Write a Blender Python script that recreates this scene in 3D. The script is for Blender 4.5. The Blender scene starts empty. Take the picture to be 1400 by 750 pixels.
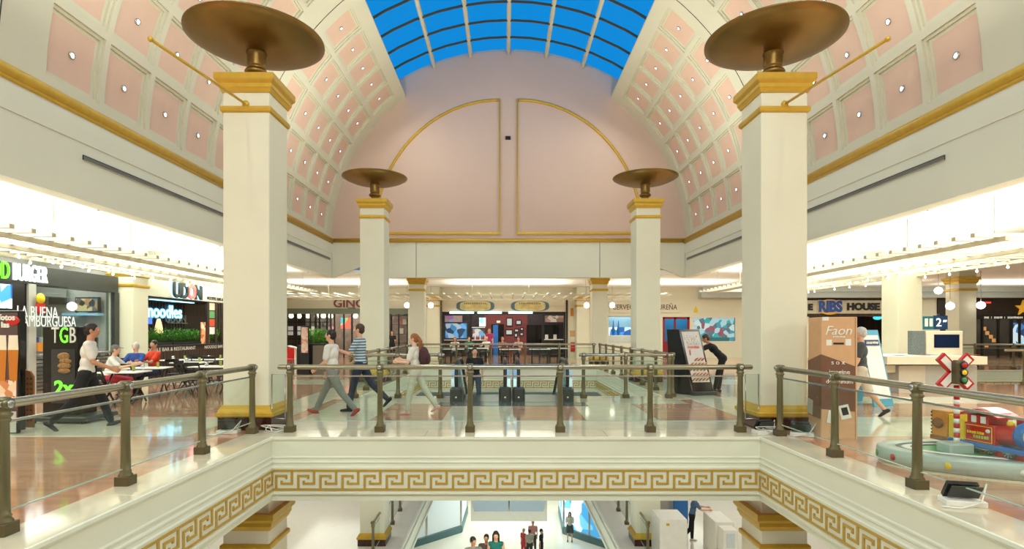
import bpy, bmesh, math, random
from mathutils import Vector, Matrix, Euler
random.seed(7)
PI = math.pi
# ---------------------------------------------------------------- camera, world, light, exposure
CAMX, EYE, F, VX, HY = -0.18, 1.69, 760.0, 690.0, 452.0
sc = bpy.context.scene
C = sc.collection
cam = bpy.data.objects.new('camera', bpy.data.cameras.new('camera'))
C.objects.link(cam); sc.camera = cam
cam.location = (CAMX, 0, EYE); cam.rotation_euler = (PI/2, 0, 0)
cam.data.sensor_width = 36; cam.data.lens = F/1400*36
cam.data.shift_x = 10/1400; cam.data.shift_y = 77/1400
cam.data.clip_start = 0.05; cam.data.clip_end = 300
sc.view_settings.view_transform = 'Standard'; sc.view_settings.look = 'None'
sc.view_settings.gamma = 1; sc.view_settings.use_curve_mapping = False
sc.view_settings.exposure = 0.35
w = bpy.data.worlds.new('evening_sky'); sc.world = w; w.use_nodes = True
wn = w.node_tree; bg = wn.nodes['Background']
bg.inputs['Color'].default_value = (0.004, 0.25, 0.66, 1); bg.inputs['Strength'].default_value = .85

def area(name, loc, sx, sy, power, rot=(0,0,0), col=(1,.96,.88)):
    l = bpy.data.lights.new(name, 'AREA'); l.shape = 'RECTANGLE'; l.size = sx; l.size_y = sy
    l.energy = power; l.color = col
    o = bpy.data.objects.new(name, l); C.objects.link(o); o.location = loc; o.rotation_euler = rot
    return o
UP = (PI, 0, 0); DEGR = math.radians
WARM = (.98, 1, .86); NEUT = (.93, 1, .88)
# canopy lights in both aisles: one strip shining up at the white ceiling, one added fill just below it shining down
for s in (-1, 1):
    for y in (-2, 4, 10, 16, 22.5):
        area('canopy_uplight', (s*11.2, y, 3.70), 3.4, 5.0, 120, UP, NEUT)
        area('ceiling_fill_light', (s*11.2, y, 4.335), 2.4, 4.0, 125, (0,0,0), NEUT)
for x in (-9, 0, 9, 19, 28):
    area('canopy_uplight', (x, 31, 3.70), 6.5, 3.0, 110, UP, NEUT)
    area('ceiling_fill_light', (x, 30, 4.335), 5.0, 2.5, 120, (0,0,0), NEUT)  # same added downward fill under the far ceiling
for x, y in ((18.5, 5), (18.5, 13), (27, 21)):
    area('ceiling_fill_light', (x, y, 4.335), 4.0, 4.0, 160, (0,0,0), NEUT)  # added downward fill for the right wing
# lamps in the lower storeys
for x, y in ((-9, 12), (9, 12), (-9, 21), (9, 21), (-9,30), (9,30), (0, 4)):
    area('lower_ceiling_light', (x, y, -1.1), 4.5, 6, 150, (0,0,0), NEUT)
for x, y in ((0, 36), (-8, 36), (8, 36)):
    area('basement_ceiling_light', (x, y, -6.5), 6, 8, 360, (0,0,0), NEUT)
# added fill lights below the skylight kerbs, to brighten vault and hall
for s in (-1, 1):
    for y in (-3, 4.5, 13.5, 22):
        area('kerb_fill_light', (s*5.0, y, 11.6), 0.5, 6.0, 95, (0, s*0.55, 0), WARM)
area('truss_fill_light', (0, 11.6, -1.15), 5, 1.5, 260, (DEGR(50), 0, 0), NEUT)  # added fill to brighten the dark escalator soffit
area('soffit_fill_light', (0, 18, -10.7), 5, 7, 330, UP, NEUT)  # added out of view, lifts the underside of the escalators
area('rear_fill_light', (0, -3, 9.5), 8, 3, 700, (math.radians(50), 0, 0), NEUT)  # unseen fill added behind the camera for the column fronts

# ---------------------------------------------------------------- helpers
def V(px, py, Y): return Vector((CAMX+(px-VX)*Y/F, Y, EYE-(py-HY)*Y/F))
def X(px, Y): return CAMX+(px-VX)*Y/F
def Z(py, Y): return EYE-(py-HY)*Y/F
def G(px, py, z=0.0): return V(px, py, (EYE-z)*F/(py-HY))
def s2l(c):
    c = c/255.0
    return c/12.92 if c <= .04045 else ((c+.055)/1.055)**2.4
def rgb(r, g, b): return (s2l(r), s2l(g), s2l(b), 1)
MATS = {}
def mat(name, col, rough=.5, metal=0., var=0., scale=6., emis=0., bump=0., spec=.5, coat=0., stretch=None):
    if name in MATS: return MATS[name]
    m = bpy.data.materials.new(name); m.use_nodes = True; MATS[name] = m
    n = m.node_tree; p = n.nodes['Principled BSDF']
    p.inputs['Base Color'].default_value = col; p.inputs['Roughness'].default_value = rough
    p.inputs['Metallic'].default_value = metal; p.inputs['Specular IOR Level'].default_value = spec
    p.inputs['Coat Weight'].default_value = coat; p.inputs['Coat Roughness'].default_value = .05
    if emis:
        p.inputs['Emission Color'].default_value = col; p.inputs['Emission Strength'].default_value = emis
    tc = n.nodes.new('ShaderNodeTexCoord'); mp = n.nodes.new('ShaderNodeMapping')
    n.links.new(tc.outputs['Object'], mp.inputs[0])
    if stretch: mp.inputs['Scale'].default_value = stretch
    nz = n.nodes.new('ShaderNodeTexNoise'); nz.inputs['Scale'].default_value = scale; nz.inputs['Detail'].default_value = 5
    n.links.new(mp.outputs[0], nz.inputs['Vector'])
    if var or not emis:
        v = var or .03
        r = n.nodes.new('ShaderNodeValToRGB')
        r.color_ramp.elements[0].position = .3; r.color_ramp.elements[1].position = .7
        r.color_ramp.elements[0].color = tuple(max(0, c*(1-v)) for c in col[:3])+(1,)
        r.color_ramp.elements[1].color = tuple(min(1, c*(1+v)) for c in col[:3])+(1,)
        n.links.new(nz.outputs['Fac'], r.inputs[0]); n.links.new(r.outputs[0], p.inputs['Base Color'])
    if bump:
        b = n.nodes.new('ShaderNodeBump'); b.inputs['Strength'].default_value = bump; b.inputs['Distance'].default_value = .01
        n.links.new(nz.outputs['Fac'], b.inputs['Height']); n.links.new(b.outputs[0], p.inputs['Normal'])
    return m
def glass(name, tint, gl=.12, rough=.02):
    if name in MATS: return MATS[name]
    m = bpy.data.materials.new(name); m.use_nodes = True; MATS[name] = m
    n = m.node_tree; n.nodes.clear()
    o = n.nodes.new('ShaderNodeOutputMaterial'); t = n.nodes.new('ShaderNodeBsdfTransparent'); t.inputs[0].default_value = tint
    g = n.nodes.new('ShaderNodeBsdfGlossy'); g.inputs['Roughness'].default_value = rough; g.inputs[0].default_value = (.9,.95,.95,1)
    f = n.nodes.new('ShaderNodeFresnel'); f.inputs[0].default_value = 1.45
    a = n.nodes.new('ShaderNodeMath'); a.operation = 'MULTIPLY_ADD'; a.inputs[1].default_value = .07; a.inputs[2].default_value = gl*.12
    x = n.nodes.new('ShaderNodeMixShader')
    n.links.new(f.outputs[0], a.inputs[0]); n.links.new(a.outputs[0], x.inputs[0])
    n.links.new(t.outputs[0], x.inputs[1]); n.links.new(g.outputs[0], x.inputs[2]); n.links.new(x.outputs[0], o.inputs[0])
    return m
def stripes(name, c1, c2, freq, axis=2, rough=.8, duty=.5):
    if name in MATS: return MATS[name]
    m = mat(name, c1, rough); n = m.node_tree; p = n.nodes['Principled BSDF']
    tc = n.nodes.new('ShaderNodeTexCoord'); sp = n.nodes.new('ShaderNodeSeparateXYZ')
    n.links.new(tc.outputs['Object'], sp.inputs[0])
    a = n.nodes.new('ShaderNodeMath'); a.operation = 'MULTIPLY'; a.inputs[1].default_value = freq
    b = n.nodes.new('ShaderNodeMath'); b.operation = 'FRACT'; g = n.nodes.new('ShaderNodeMath'); g.operation = 'GREATER_THAN'; g.inputs[1].default_value = duty
    x = n.nodes.new('ShaderNodeMixRGB'); x.inputs[1].default_value = c1; x.inputs[2].default_value = c2
    n.links.new(sp.outputs[axis], a.inputs[0]); n.links.new(a.outputs[0], b.inputs[0]); n.links.new(b.outputs[0], g.inputs[0])
    n.links.new(g.outputs[0], x.inputs[0]); n.links.new(x.outputs[0], p.inputs['Base Color'])
    return m
def collage(name, cols, scale=3., emis=0., rough=.4):
    """voronoi patches: product photos on a menu board or poster, too small to read"""
    if name in MATS: return MATS[name]
    m = mat(name, cols[0], rough); n = m.node_tree; p = n.nodes['Principled BSDF']
    tc = n.nodes.new('ShaderNodeTexCoord'); vo = n.nodes.new('ShaderNodeTexVoronoi'); vo.inputs['Scale'].default_value = scale
    sp = n.nodes.new('ShaderNodeSeparateColor'); r = n.nodes.new('ShaderNodeValToRGB'); r.color_ramp.interpolation = 'CONSTANT'
    n.links.new(tc.outputs['Object'], vo.inputs['Vector']); n.links.new(vo.outputs['Color'], sp.inputs[0]); n.links.new(sp.outputs[0], r.inputs[0])
    e = r.color_ramp.elements
    e[0].color = cols[0]; e[1].position = 1/len(cols); e[1].color = cols[1]
    for i in range(2, len(cols)):
        k = e.new(i/len(cols)); k.color = cols[i]
    n.links.new(r.outputs[0], p.inputs['Base Color'])
    if emis:
        n.links.new(r.outputs[0], p.inputs['Emission Color']); p.inputs['Emission Strength'].default_value = emis
    return m

ORG = {}
def org(o):
    while o.parent: o = o.parent
    return ORG.get(o.name, Vector((0,0,0)))
class MB:
    """collects shapes, then links them as ONE mesh object"""
    def __init__(s): s.v = []; s.f = []; s.mi = []; s.cur = 0; s.sm = []; s.smooth = False
    def add(s, vs, fs):
        k = len(s.v); s.v += [Vector(v) for v in vs]
        for f in fs: s.f.append(tuple(i+k for i in f)); s.mi.append(s.cur); s.sm.append(s.smooth)
        return s
    def box(s, x0, y0, z0, x1, y1, z1):
        x0, x1 = sorted((x0, x1)); y0, y1 = sorted((y0, y1)); z0, z1 = sorted((z0, z1))
        return s.add([(x0,y0,z0),(x1,y0,z0),(x1,y1,z0),(x0,y1,z0),(x0,y0,z1),(x1,y0,z1),(x1,y1,z1),(x0,y1,z1)],
                     [(3,2,1,0),(4,5,6,7),(0,1,5,4),(1,2,6,5),(2,3,7,6),(3,0,4,7)])
    def bbox(s, x0, y0, z0, x1, y1, z1, b=.01):
        """box with chamfered vertical and top edges"""
        x0, x1 = sorted((x0, x1)); y0, y1 = sorted((y0, y1)); z0, z1 = sorted((z0, z1))
        def ring(i, z): return [(x0+i,y0+b-i+i,z),(x0+b,y0+i,z),(x1-b,y0+i,z),(x1-i,y0+b,z),(x1-i,y1-b,z),(x1-b,y1-i,z),(x0+b,y1-i,z),(x0+i,y1-b,z)]
        r = ring(0, z0)+ring(0, z1-b)+ring(b*.7, z1)
        fs = [tuple(range(7,-1,-1)), tuple(range(16,24))]
        for k in (0, 8):
            for i in range(8): j = (i+1) % 8; fs.append((k+i, k+j, k+8+j, k+8+i))
        return s.add(r, fs)
    def obox(s, c, half, m):
        """oriented box, m a 3x3 rotation"""
        vs = [Vector(c)+m @ Vector((a*half[0], b*half[1], d*half[2])) for a,b,d in ((-1,-1,-1),(1,-1,-1),(1,1,-1),(-1,1,-1),(-1,-1,1),(1,-1,1),(1,1,1),(-1,1,1))]
        return s.add(vs, [(3,2,1,0),(4,5,6,7),(0,1,5,4),(1,2,6,5),(2,3,7,6),(3,0,4,7)])
    def bar(s, p, q, wd, ht=None):
        p = Vector(p); q = Vector(q); d = q-p; L = d.length
        m = d.to_track_quat('Y', 'Z').to_matrix()
        return s.obox((p+q)/2, (wd/2, L/2, (ht or wd)/2), m)
    def prism(s, pts, a, b, axis='y'):
        """polygon of (u,v) extruded along an axis from a to b; u,v are the two other axes in order"""
        def mk(u, v, t): return {'y': (u, t, v), 'x': (t, u, v), 'z': (u, v, t)}[axis]
        n = len(pts); vs = [mk(u, v, a) for u, v in pts]+[mk(u, v, b) for u, v in pts]
        return s.add(vs, [tuple(range(n-1,-1,-1)), tuple(range(n, 2*n))]+[(i, (i+1)%n, n+(i+1)%n, n+i) for i in range(n)])
    def lathe(s, prof, c=(0,0,0), n=20, axis='z', sq=False):
        c = Vector(c); vs = []; fs = []; sm = s.smooth; s.smooth = not sq
        for r, h in prof:
            for i in range(n):
                a = 2*PI*i/n
                p = (r*math.cos(a), r*math.sin(a), h)
                if axis == 'x': p = (h, r*math.cos(a), r*math.sin(a))
                if axis == 'y': p = (r*math.cos(a), h, -r*math.sin(a))
                vs.append(c+Vector(p))
        for k in range(len(prof)-1):
            for i in range(n):
                j = (i+1) % n; fs.append((k*n+i, k*n+j, (k+1)*n+j, (k+1)*n+i))
        if prof[0][0] > 1e-4: fs.append(tuple(range(n-1,-1,-1)))
        if prof[-1][0] > 1e-4: fs.append(tuple((len(prof)-1)*n+i for i in range(n)))
        s.add(vs, fs); s.smooth = sm; return s
    def tube(s, pts, r, n=8, caps=True):
        pts = [Vector(p) for p in pts]; rs = r if isinstance(r, (list, tuple)) else [r]*len(pts)
        vs = []; fs = []; up = None; sm = s.smooth; s.smooth = True
        for i, p in enumerate(pts):
            d = (pts[min(i+1, len(pts)-1)]-pts[max(i-1, 0)]).normalized()
            if up is None: up = Vector((0,0,1)) if abs(d.z) < .9 else Vector((1,0,0))
            a = d.cross(up)
            if a.length < 1e-4: a = d.cross(Vector((0,1,0)))
            a.normalize(); b = a.cross(d).normalized(); up = b
            for k in range(n): t = 2*PI*k/n; vs.append(p+(a*math.cos(t)+b*math.sin(t))*rs[i])
        for i in range(len(pts)-1):
            for k in range(n): j = (k+1)%n; fs.append((i*n+k, i*n+j, (i+1)*n+j, (i+1)*n+k))
        if caps: fs.append(tuple(range(n-1,-1,-1))); fs.append(tuple((len(pts)-1)*n+k for k in range(n)))
        s.add(vs, fs); s.smooth = sm; return s
    def ell(s, c, r, m=None, n=12, k=8):
        c = Vector(c); m = m or Matrix.Identity(3); vs = []; fs = []; sm = s.smooth; s.smooth = True
        if not hasattr(r, '__len__'): r = (r, r, r)
        vs.append(c+m@Vector((0,0,-r[2])))
        for j in range(1, k):
            b = -PI/2+PI*j/k
            for i in range(n):
                a = 2*PI*i/n; vs.append(c+m@Vector((r[0]*math.cos(a)*math.cos(b), r[1]*math.sin(a)*math.cos(b), r[2]*math.sin(b))))
        vs.append(c+m@Vector((0,0,r[2])))
        for i in range(n):
            fs.append((0, 1+(i+1)%n, 1+i)); t = 1+(k-2)*n; fs.append((t+i, t+(i+1)%n, len(vs)-1))
        for j in range(k-2):
            for i in range(n): a = 1+j*n+i; b = 1+j*n+(i+1)%n; fs.append((a, b, b+n, a+n))
        s.add(vs, fs); s.smooth = sm; return s
    def cap(s, p, q, r0, r1=None, n=10):
        p = Vector(p); q = Vector(q); r1 = r0 if r1 is None else r1
        s.ell(p, r0, n=n, k=6); s.ell(q, r1, n=n, k=6)
        if (q-p).length > 1e-4: s.tube([p, q], [r0, r1], n)
        return s
    def build(s, name, m, parent=None, world=True):
        me = bpy.data.meshes.new(name); o_ = org(parent) if (parent and world) else Vector((0,0,0))
        me.from_pydata([v-o_ for v in s.v], [], s.f)
        ms = m if isinstance(m, (list, tuple)) else [m]
        for q in ms: me.materials.append(q)
        me.polygons.foreach_set('material_index', s.mi); me.polygons.foreach_set('use_smooth', s.sm)
        me.update()
        o = bpy.data.objects.new(name, me); C.objects.link(o); o.parent = parent
        return o
def tag(o, label=None, cat=None, group=None, kind=None):
    if label: o['label'] = label
    if cat: o['category'] = cat
    if group: o['group'] = group
    if kind: o['kind'] = kind
    return o
def thing(name, label, cat, loc=(0,0,0), rotz=0, group=None):
    o = bpy.data.objects.new(name, None); C.objects.link(o); o.empty_display_size = .1
    o.location = loc; o.rotation_euler = (0,0,rotz); ORG[o.name] = Vector(loc)
    return tag(o, label, cat, group)
def struct(name, mb, m, parent=None):
    o = mb.build(name, m, parent)
    if not parent: o['kind'] = 'structure'
    return o
KIDS = {}
def kids(o): return [c for c in bpy.data.objects if c.parent == o]
def copy_tree(o, loc=None, rotz=None, label=None, group=None, parent=None, kidmap=None):
    c = o.copy(); C.objects.link(c)
    if parent: c.parent = parent
    for ch in o.children: copy_tree(ch, parent=c)
    if loc is not None: c.location = loc; ORG[c.name] = Vector(loc)
    if rotz is not None: c.rotation_euler = (0,0,rotz)
    if label: c['label'] = label
    if group: c['group'] = group
    return c
def dup(o, loc=None, rot=None, parent=None, scale=None):
    c = o.copy(); C.objects.link(c)
    if parent: c.parent = parent
    if loc is not None: c.location = loc
    if rot is not None: c.rotation_euler = rot
    if scale is not None: c.scale = scale
    return c
def text(name, s, loc, size, m, parent=None, rot=(PI/2,0,0), sx=1., ext=.01, align='CENTER', world=True, shear=0., fat=0.):
    cu = bpy.data.curves.new(name, 'FONT'); cu.body = s; cu.size = size; cu.extrude = ext; cu.align_x = align; cu.align_y = 'CENTER'
    cu.resolution_u = 3; cu.shear = shear; cu.offset = fat
    t = bpy.data.objects.new('tmp', cu)
    me = bpy.data.meshes.new_from_object(t); me.name = name
    bpy.data.objects.remove(t)
    me.transform(Matrix.Diagonal((sx, 1, 1, 1)))
    me.materials.clear(); me.materials.append(m)
    o = bpy.data.objects.new(name, me); C.objects.link(o); o.parent = parent
    o.location = Vector(loc)-(org(parent) if (parent and world) else Vector((0,0,0))); o.rotation_euler = rot
    return o

def marks(name, x0, x1, y, z, h, m, parent, n=6, axis='x', world=True, seed=1):
    """a line of print too small to read in the photograph: short raised strokes"""
    r = random.Random(seed); b = MB(); u = x0; st = (x1-x0)/n
    for i in range(n):
        w_ = st*r.uniform(.55, .85); b.box(u, y-.006, z-h/2*r.uniform(.7,1), u+w_, y, z+h/2*r.uniform(.7,1)); u += st
    return b.build(name, m, parent, world)
# ---------------------------------------------------------------- materials
M = {}
M['cream'] = mat('cream_plaster', rgb(228,226,205), .55, var=.02, scale=1.5)
M['fascia'] = mat('fascia_plaster', rgb(226,226,208), .5, var=.02, scale=1.5)
M['bulk'] = mat('bulkhead_plaster', rgb(226,226,208), .6, var=.025, scale=.6)
M['rib'] = mat('vault_rib_plaster', rgb(212,208,186), .6, var=.03, scale=.7)
M['pink'] = mat('pink_plaster', rgb(222,188,168), .6, var=.03, scale=1.5)
M['endpink'] = mat('end_wall_pink', rgb(212,184,168), .6, var=.03, scale=.4)
M['white'] = mat('white_ceiling_paint', rgb(246,245,238), .6, var=.01)
M['gold'] = mat('gold_paint', rgb(206,168,62), .38, .35, var=.06, scale=8)
M['goldkey'] = mat('gold_key_paint', rgb(186,150,66), .5, .1, var=.05, scale=8)
M['bronze'] = mat('bronze_bowl', rgb(140,112,62), .36, .85, var=.08, scale=3)
M['olive'] = mat('olive_metal', rgb(122,116,88), .36, .65, var=.05)
M['olived'] = mat('dark_olive_metal', rgb(98,88,62), .45, .5, var=.05)
M['railm'] = mat('rail_tube_metal', rgb(168,164,146), .25, .85, var=.03)
M['steel'] = mat('brushed_steel', rgb(190,192,190), .25, .9, var=.03)
M['glass'] = glass('rail_glass', (.93,.97,.95,1))
M['gedge'] = mat('glass_edge', rgb(170,190,180), .15, 0, var=.05)
M['shopglass'] = glass('shop_glass', (.86,.92,.93,1), .2)
M['marble'] = mat('cream_marble', rgb(218,208,182), .09, 0, var=.07, scale=2.2, spec=.6)
M['marblew'] = mat('pale_marble_band', rgb(212,208,186), .07, 0, var=.06, scale=2.5, spec=.6)
M['tan'] = mat('pink_tan_marble', rgb(194,148,120), .08, 0, var=.14, scale=2.0, spec=.6, stretch=(.6,3,1))
M['tand'] = mat('rust_marble', rgb(190,146,124), .08, 0, var=.14, scale=2.0, spec=.6, stretch=(.6,3,1))
M['darkmarble'] = mat('dark_red_marble', rgb(62,32,26), .12, 0, var=.6, scale=14)
M['whitefloor'] = mat('white_polished_floor', rgb(232,228,216), .12, 0, var=.02)
M['black'] = mat('black_paint', rgb(22,22,24), .45)
M['blackg'] = mat('black_gloss', rgb(14,14,16), .12)
M['charcoal'] = mat('charcoal_panel', rgb(66,68,66), .35, .3, var=.05)
M['dwood'] = mat('dark_wood', rgb(58,42,32), .5, var=.3, scale=5, stretch=(1,1,.15))
M['wood'] = mat('brown_wood', rgb(140,90,48), .45, var=.25, scale=5, stretch=(1,1,.2))
M['whitep'] = mat('white_plastic', rgb(236,234,226), .35)
M['offwhite'] = mat('offwhite_laminate', rgb(228,220,198), .4)
M['grey'] = mat('grey_panel', rgb(186,186,180), .5)
M['red'] = mat('red_paint', rgb(190,30,30), .3)
M['yellow'] = mat('yellow_paint', rgb(240,205,30), .35)
M['blue'] = mat('blue_paint', rgb(40,110,185), .3)
M['green'] = mat('green_paint', rgb(60,150,80), .35)
M['orange'] = mat('orange_paint', rgb(214,140,50), .35)
M['leaf'] = mat('leaf_green', rgb(88,158,48), .5, var=.35, scale=20)
M['leafl'] = mat('light_leaf_green', rgb(130,200,70), .5, var=.3, scale=20)
M['wlet'] = mat('white_lit_letters', (.9,.97,1,1), emis=1.3)
M['glet'] = mat('green_lit_letters', (.15,.75,.04,1), emis=1.0)
M['neon'] = mat('blue_neon', (.35,.80,1,1), emis=2.2)
M['neonb'] = mat('blue_neon_halo', (.01,.25,.55,1), emis=.8)
M['bulb'] = mat('bulb_glow', (1,.95,.85,1), emis=2.5)
M['lamp'] = mat('coffer_lamp_glow', (.80,.90,1,1), emis=3)
M['screen'] = collage('menu_screen', [(.02,.1,.5,1),(.05,.3,.8,1),(.6,.8,.9,1),(.02,.2,.4,1)], 3, .8)
M['bluewall'] = mat('petrol_blue_wall', rgb(40,130,180), .5)
M['skyglass'] = glass('skylight_glass', (.86,.95,1,1), .02)
# ================================================================ THE SETTING
VOIDS = [(-3.9, 3.9, 1.0, 8.86), (-3.9, 3.9, 14.35, 24.6), (15.2, 31.0, 17.6, 24.0)]
def slab(name, x0, x1, y0, y1, z0, z1, holes, m):
    xs = sorted({x0, x1}|{h[0] for h in holes}|{h[1] for h in holes}); ys = sorted({y0, y1}|{h[2] for h in holes}|{h[3] for h in holes})
    b = MB()
    for i in range(len(xs)-1):
        for j in range(len(ys)-1):
            cx = (xs[i]+xs[i+1])/2; cy = (ys[j]+ys[j+1])/2
            if any(h[0] < cx < h[1] and h[2] < cy < h[3] for h in holes): continue
            b.box(xs[i], ys[j], z0, xs[i+1], ys[j+1], z1)
    return struct(name, b, m)
XL, XR, YB, YF = -17.0, 36.0, 35.0, -6.0
floor = slab('floor', XL, XR, YF, YB+4, -1.0, 0.0, VOIDS, M['tan'])
def inlay(x0, x1, y0, y1, m=None, h=.004, tile=1.5, lab=None):
    """band of stone slabs laid in the floor, each slab its own piece"""
    nx = max(1, round((x1-x0)/tile)); ny = max(1, round((y1-y0)/tile)); g = .004
    dx = (x1-x0)/nx; dy = (y1-y0)/ny; o0 = None
    for i in range(nx):
        for j in range(ny):
            if o0 is None:
                b = MB().bbox(-dx/2+g, -dy/2+g, -.004, dx/2-g, dy/2-g, h, .003)
                o0 = b.build('marble_slab', m or M['marblew'], floor); o = o0
            else: o = dup(o0)
            o.location = (x0+dx*(i+.5), y0+dy*(j+.5), 0)
# pale border of each void
for (x0, x1, y0, y1) in VOIDS[:2]:
    bw = .52
    inlay(x0-bw, x0, y0, y1, M['marble']); inlay(x1, x1+bw, y0, y1, M['marble'])
inlay(-4.42, 4.42, 8.86, 9.45, M['marble']); inlay(-4.42, 4.42, 13.75, 14.35, M['marble']); inlay(-4.42, 4.42, 24.6, 25.2, M['marble'])
# bridge paving: pale ground with rust fields
inlay(-4.1, 4.1, 9.45, 10.4, M['marblew']); inlay(-4.1, 4.1, 12.9, 13.75, M['marblew'])
for k in range(6):
    x0 = -4.1+8.2*k/6
    inlay(x0, x0+8.2/6, 10.4, 12.9, (M['marblew'], M['tand'])[k % 2], tile=1.3)
# cross bands in the aisles
for s in (-1, 1):
    a, b_ = sorted((s*5.3, s*12.4))
    inlay(a, b_, 8.9, 10.9, M['marblew']); inlay(a, b_, 17.6, 19.3, M['marblew']); inlay(a, b_, 26.2, 27.8, M['marblew'])
    a, b_ = sorted((s*4.42, s*5.3))
    inlay(a, b_, 9.9, 26.2, M['marblew'], tile=2.0)
inlay(5.3, 15.0, 13.0, 14.2, M['marblew'], tile=2)
slab('floor_lower', -22, 36, -6, 42, -6.3, -5.4, [(-3.6, 3.6, 16.0, 28.0)], M['whitefloor'])
island = slab('floor_landing', -1.6, 1.6, 23.3, 28.0, -6.28, -5.4, [], M['whitefloor'])
slab('floor_basement', -22, 22, 0, 50, -11.2, -10.8, [], M['whitefloor'])

# ---- rim of each void: lip, mouldings, frieze with greek key
def key_mesh():
    P = .349; g = P/410.0; H = .33; b = MB(); t = .014
    def r(x0, y0, x1, y1):                     # crop units, y down from the top of the gold band 0..415
        b.box(x0*g, -t, -y0*g*H/(415*g) if False else -(y0/415.0)*H, x1*g, .004, -(y1/415.0)*H)
    r(0, 105, 42, 372); r(42, 105, 225, 147); r(185, 147, 225, 187)
    r(290, 38, 333, 300); r(100, 260, 290, 300); r(100, 220, 140, 260)
    me = b.build('greek_key', M['goldkey']); return me
KEY = key_mesh()
kfirst = [True]
def rim(n, x0, x1, y0, y1, sides):
    prof = [(-.02,.002),(.03,.002),(.035,-.03),(.02,-.055),(.006,-.06),(.006,-.30),(.02,-.315),(.02,-.335),(.006,-.345),(.012,-.375),(.035,-.39),(.035,-.41),(.02,-.425),
            (.03,-.46),(.05,-.475),(.05,-.86),(.065,-.865),(.065,-.895),(.05,-.90),(.014,-.90),(.014,-1.01),(-.02,-1.01)]
    b = MB(); vs = []; fs = []
    for t, z in prof: vs += [(x0+t, y0+t, z), (x1-t, y0+t, z), (x1-t, y1-t, z), (x0+t, y1-t, z)]
    for k in range(len(prof)-1):
        for i in range(4): j = (i+1) % 4; fs.append((k*4+i, (k+1)*4+i, (k+1)*4+j, k*4+j))
    b.add(vs, fs)
    tr = struct('trim_%d' % n, b, M['fascia'])
    t = .05; zt = -.505; zb = -.835
    for (za, zc) in ((zt+.0, zt-.032), (zb+.032, zb)):
        g = MB()
        if 'far' in sides: g.box(x0+t, y1-t-.014, za, x1-t, y1-t, zc)
        if 'left' in sides: g.box(x0+t, y0+.6, za, x0+t+.014, y1-t-.014, zc)
        if 'right' in sides: g.box(x1-t-.014, y0+.6, za, x1-t, y1-t-.014, zc)
        g.build('gold_band', M['goldkey'], tr)
    def run(ax, ay, dx, dy, L, rz):
        nn = int(L/.349)
        p = L/nn
        for i in range(nn):
            o = KEY if kfirst[0] else dup(KEY)
            kfirst[0] = False
            o.parent = tr; o.location = (ax+dx*p*(i+.1), ay+dy*p*(i+.1), zt); o.rotation_euler = (0,0,rz); o.scale = (p/.349, 1, 1)
    if 'far' in sides: run(x0+t, y1-t, 1, 0, x1-x0-2*t, 0)
    if 'left' in sides: run(x0+t, y0+.6, 0, 1, y1-y0-.6-t, PI/2)
    if 'right' in sides: run(x1-t, y1-t, 0, -1, y1-y0-.6-t, -PI/2)
    return tr
rim(1, *VOIDS[0], ('far', 'left', 'right')); rim(2, *VOIDS[1], ('far', 'left', 'right')); rim(3, *VOIDS[2], ('far',))
b = MB()
for (x0, x1, y0, y1) in [(-3.6, 3.6, 16.0, 28.0)]:
    for a in ((x0-.0, y0, x0+.06, y1), (x1-.06, y0, x1, y1)): b.box(a[0], a[1], -6.32, a[2], a[3], -5.39)
    for a in ((x0+.06, y0, x0+.10, y1), (x1-.10, y0, x1-.06, y1)): b.box(a[0], a[1], -5.62, a[2], a[3], -5.55); b.box(a[0], a[1], -6.2, a[2], a[3], -6.1)
struct('trim_4', b, M['fascia'])

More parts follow.
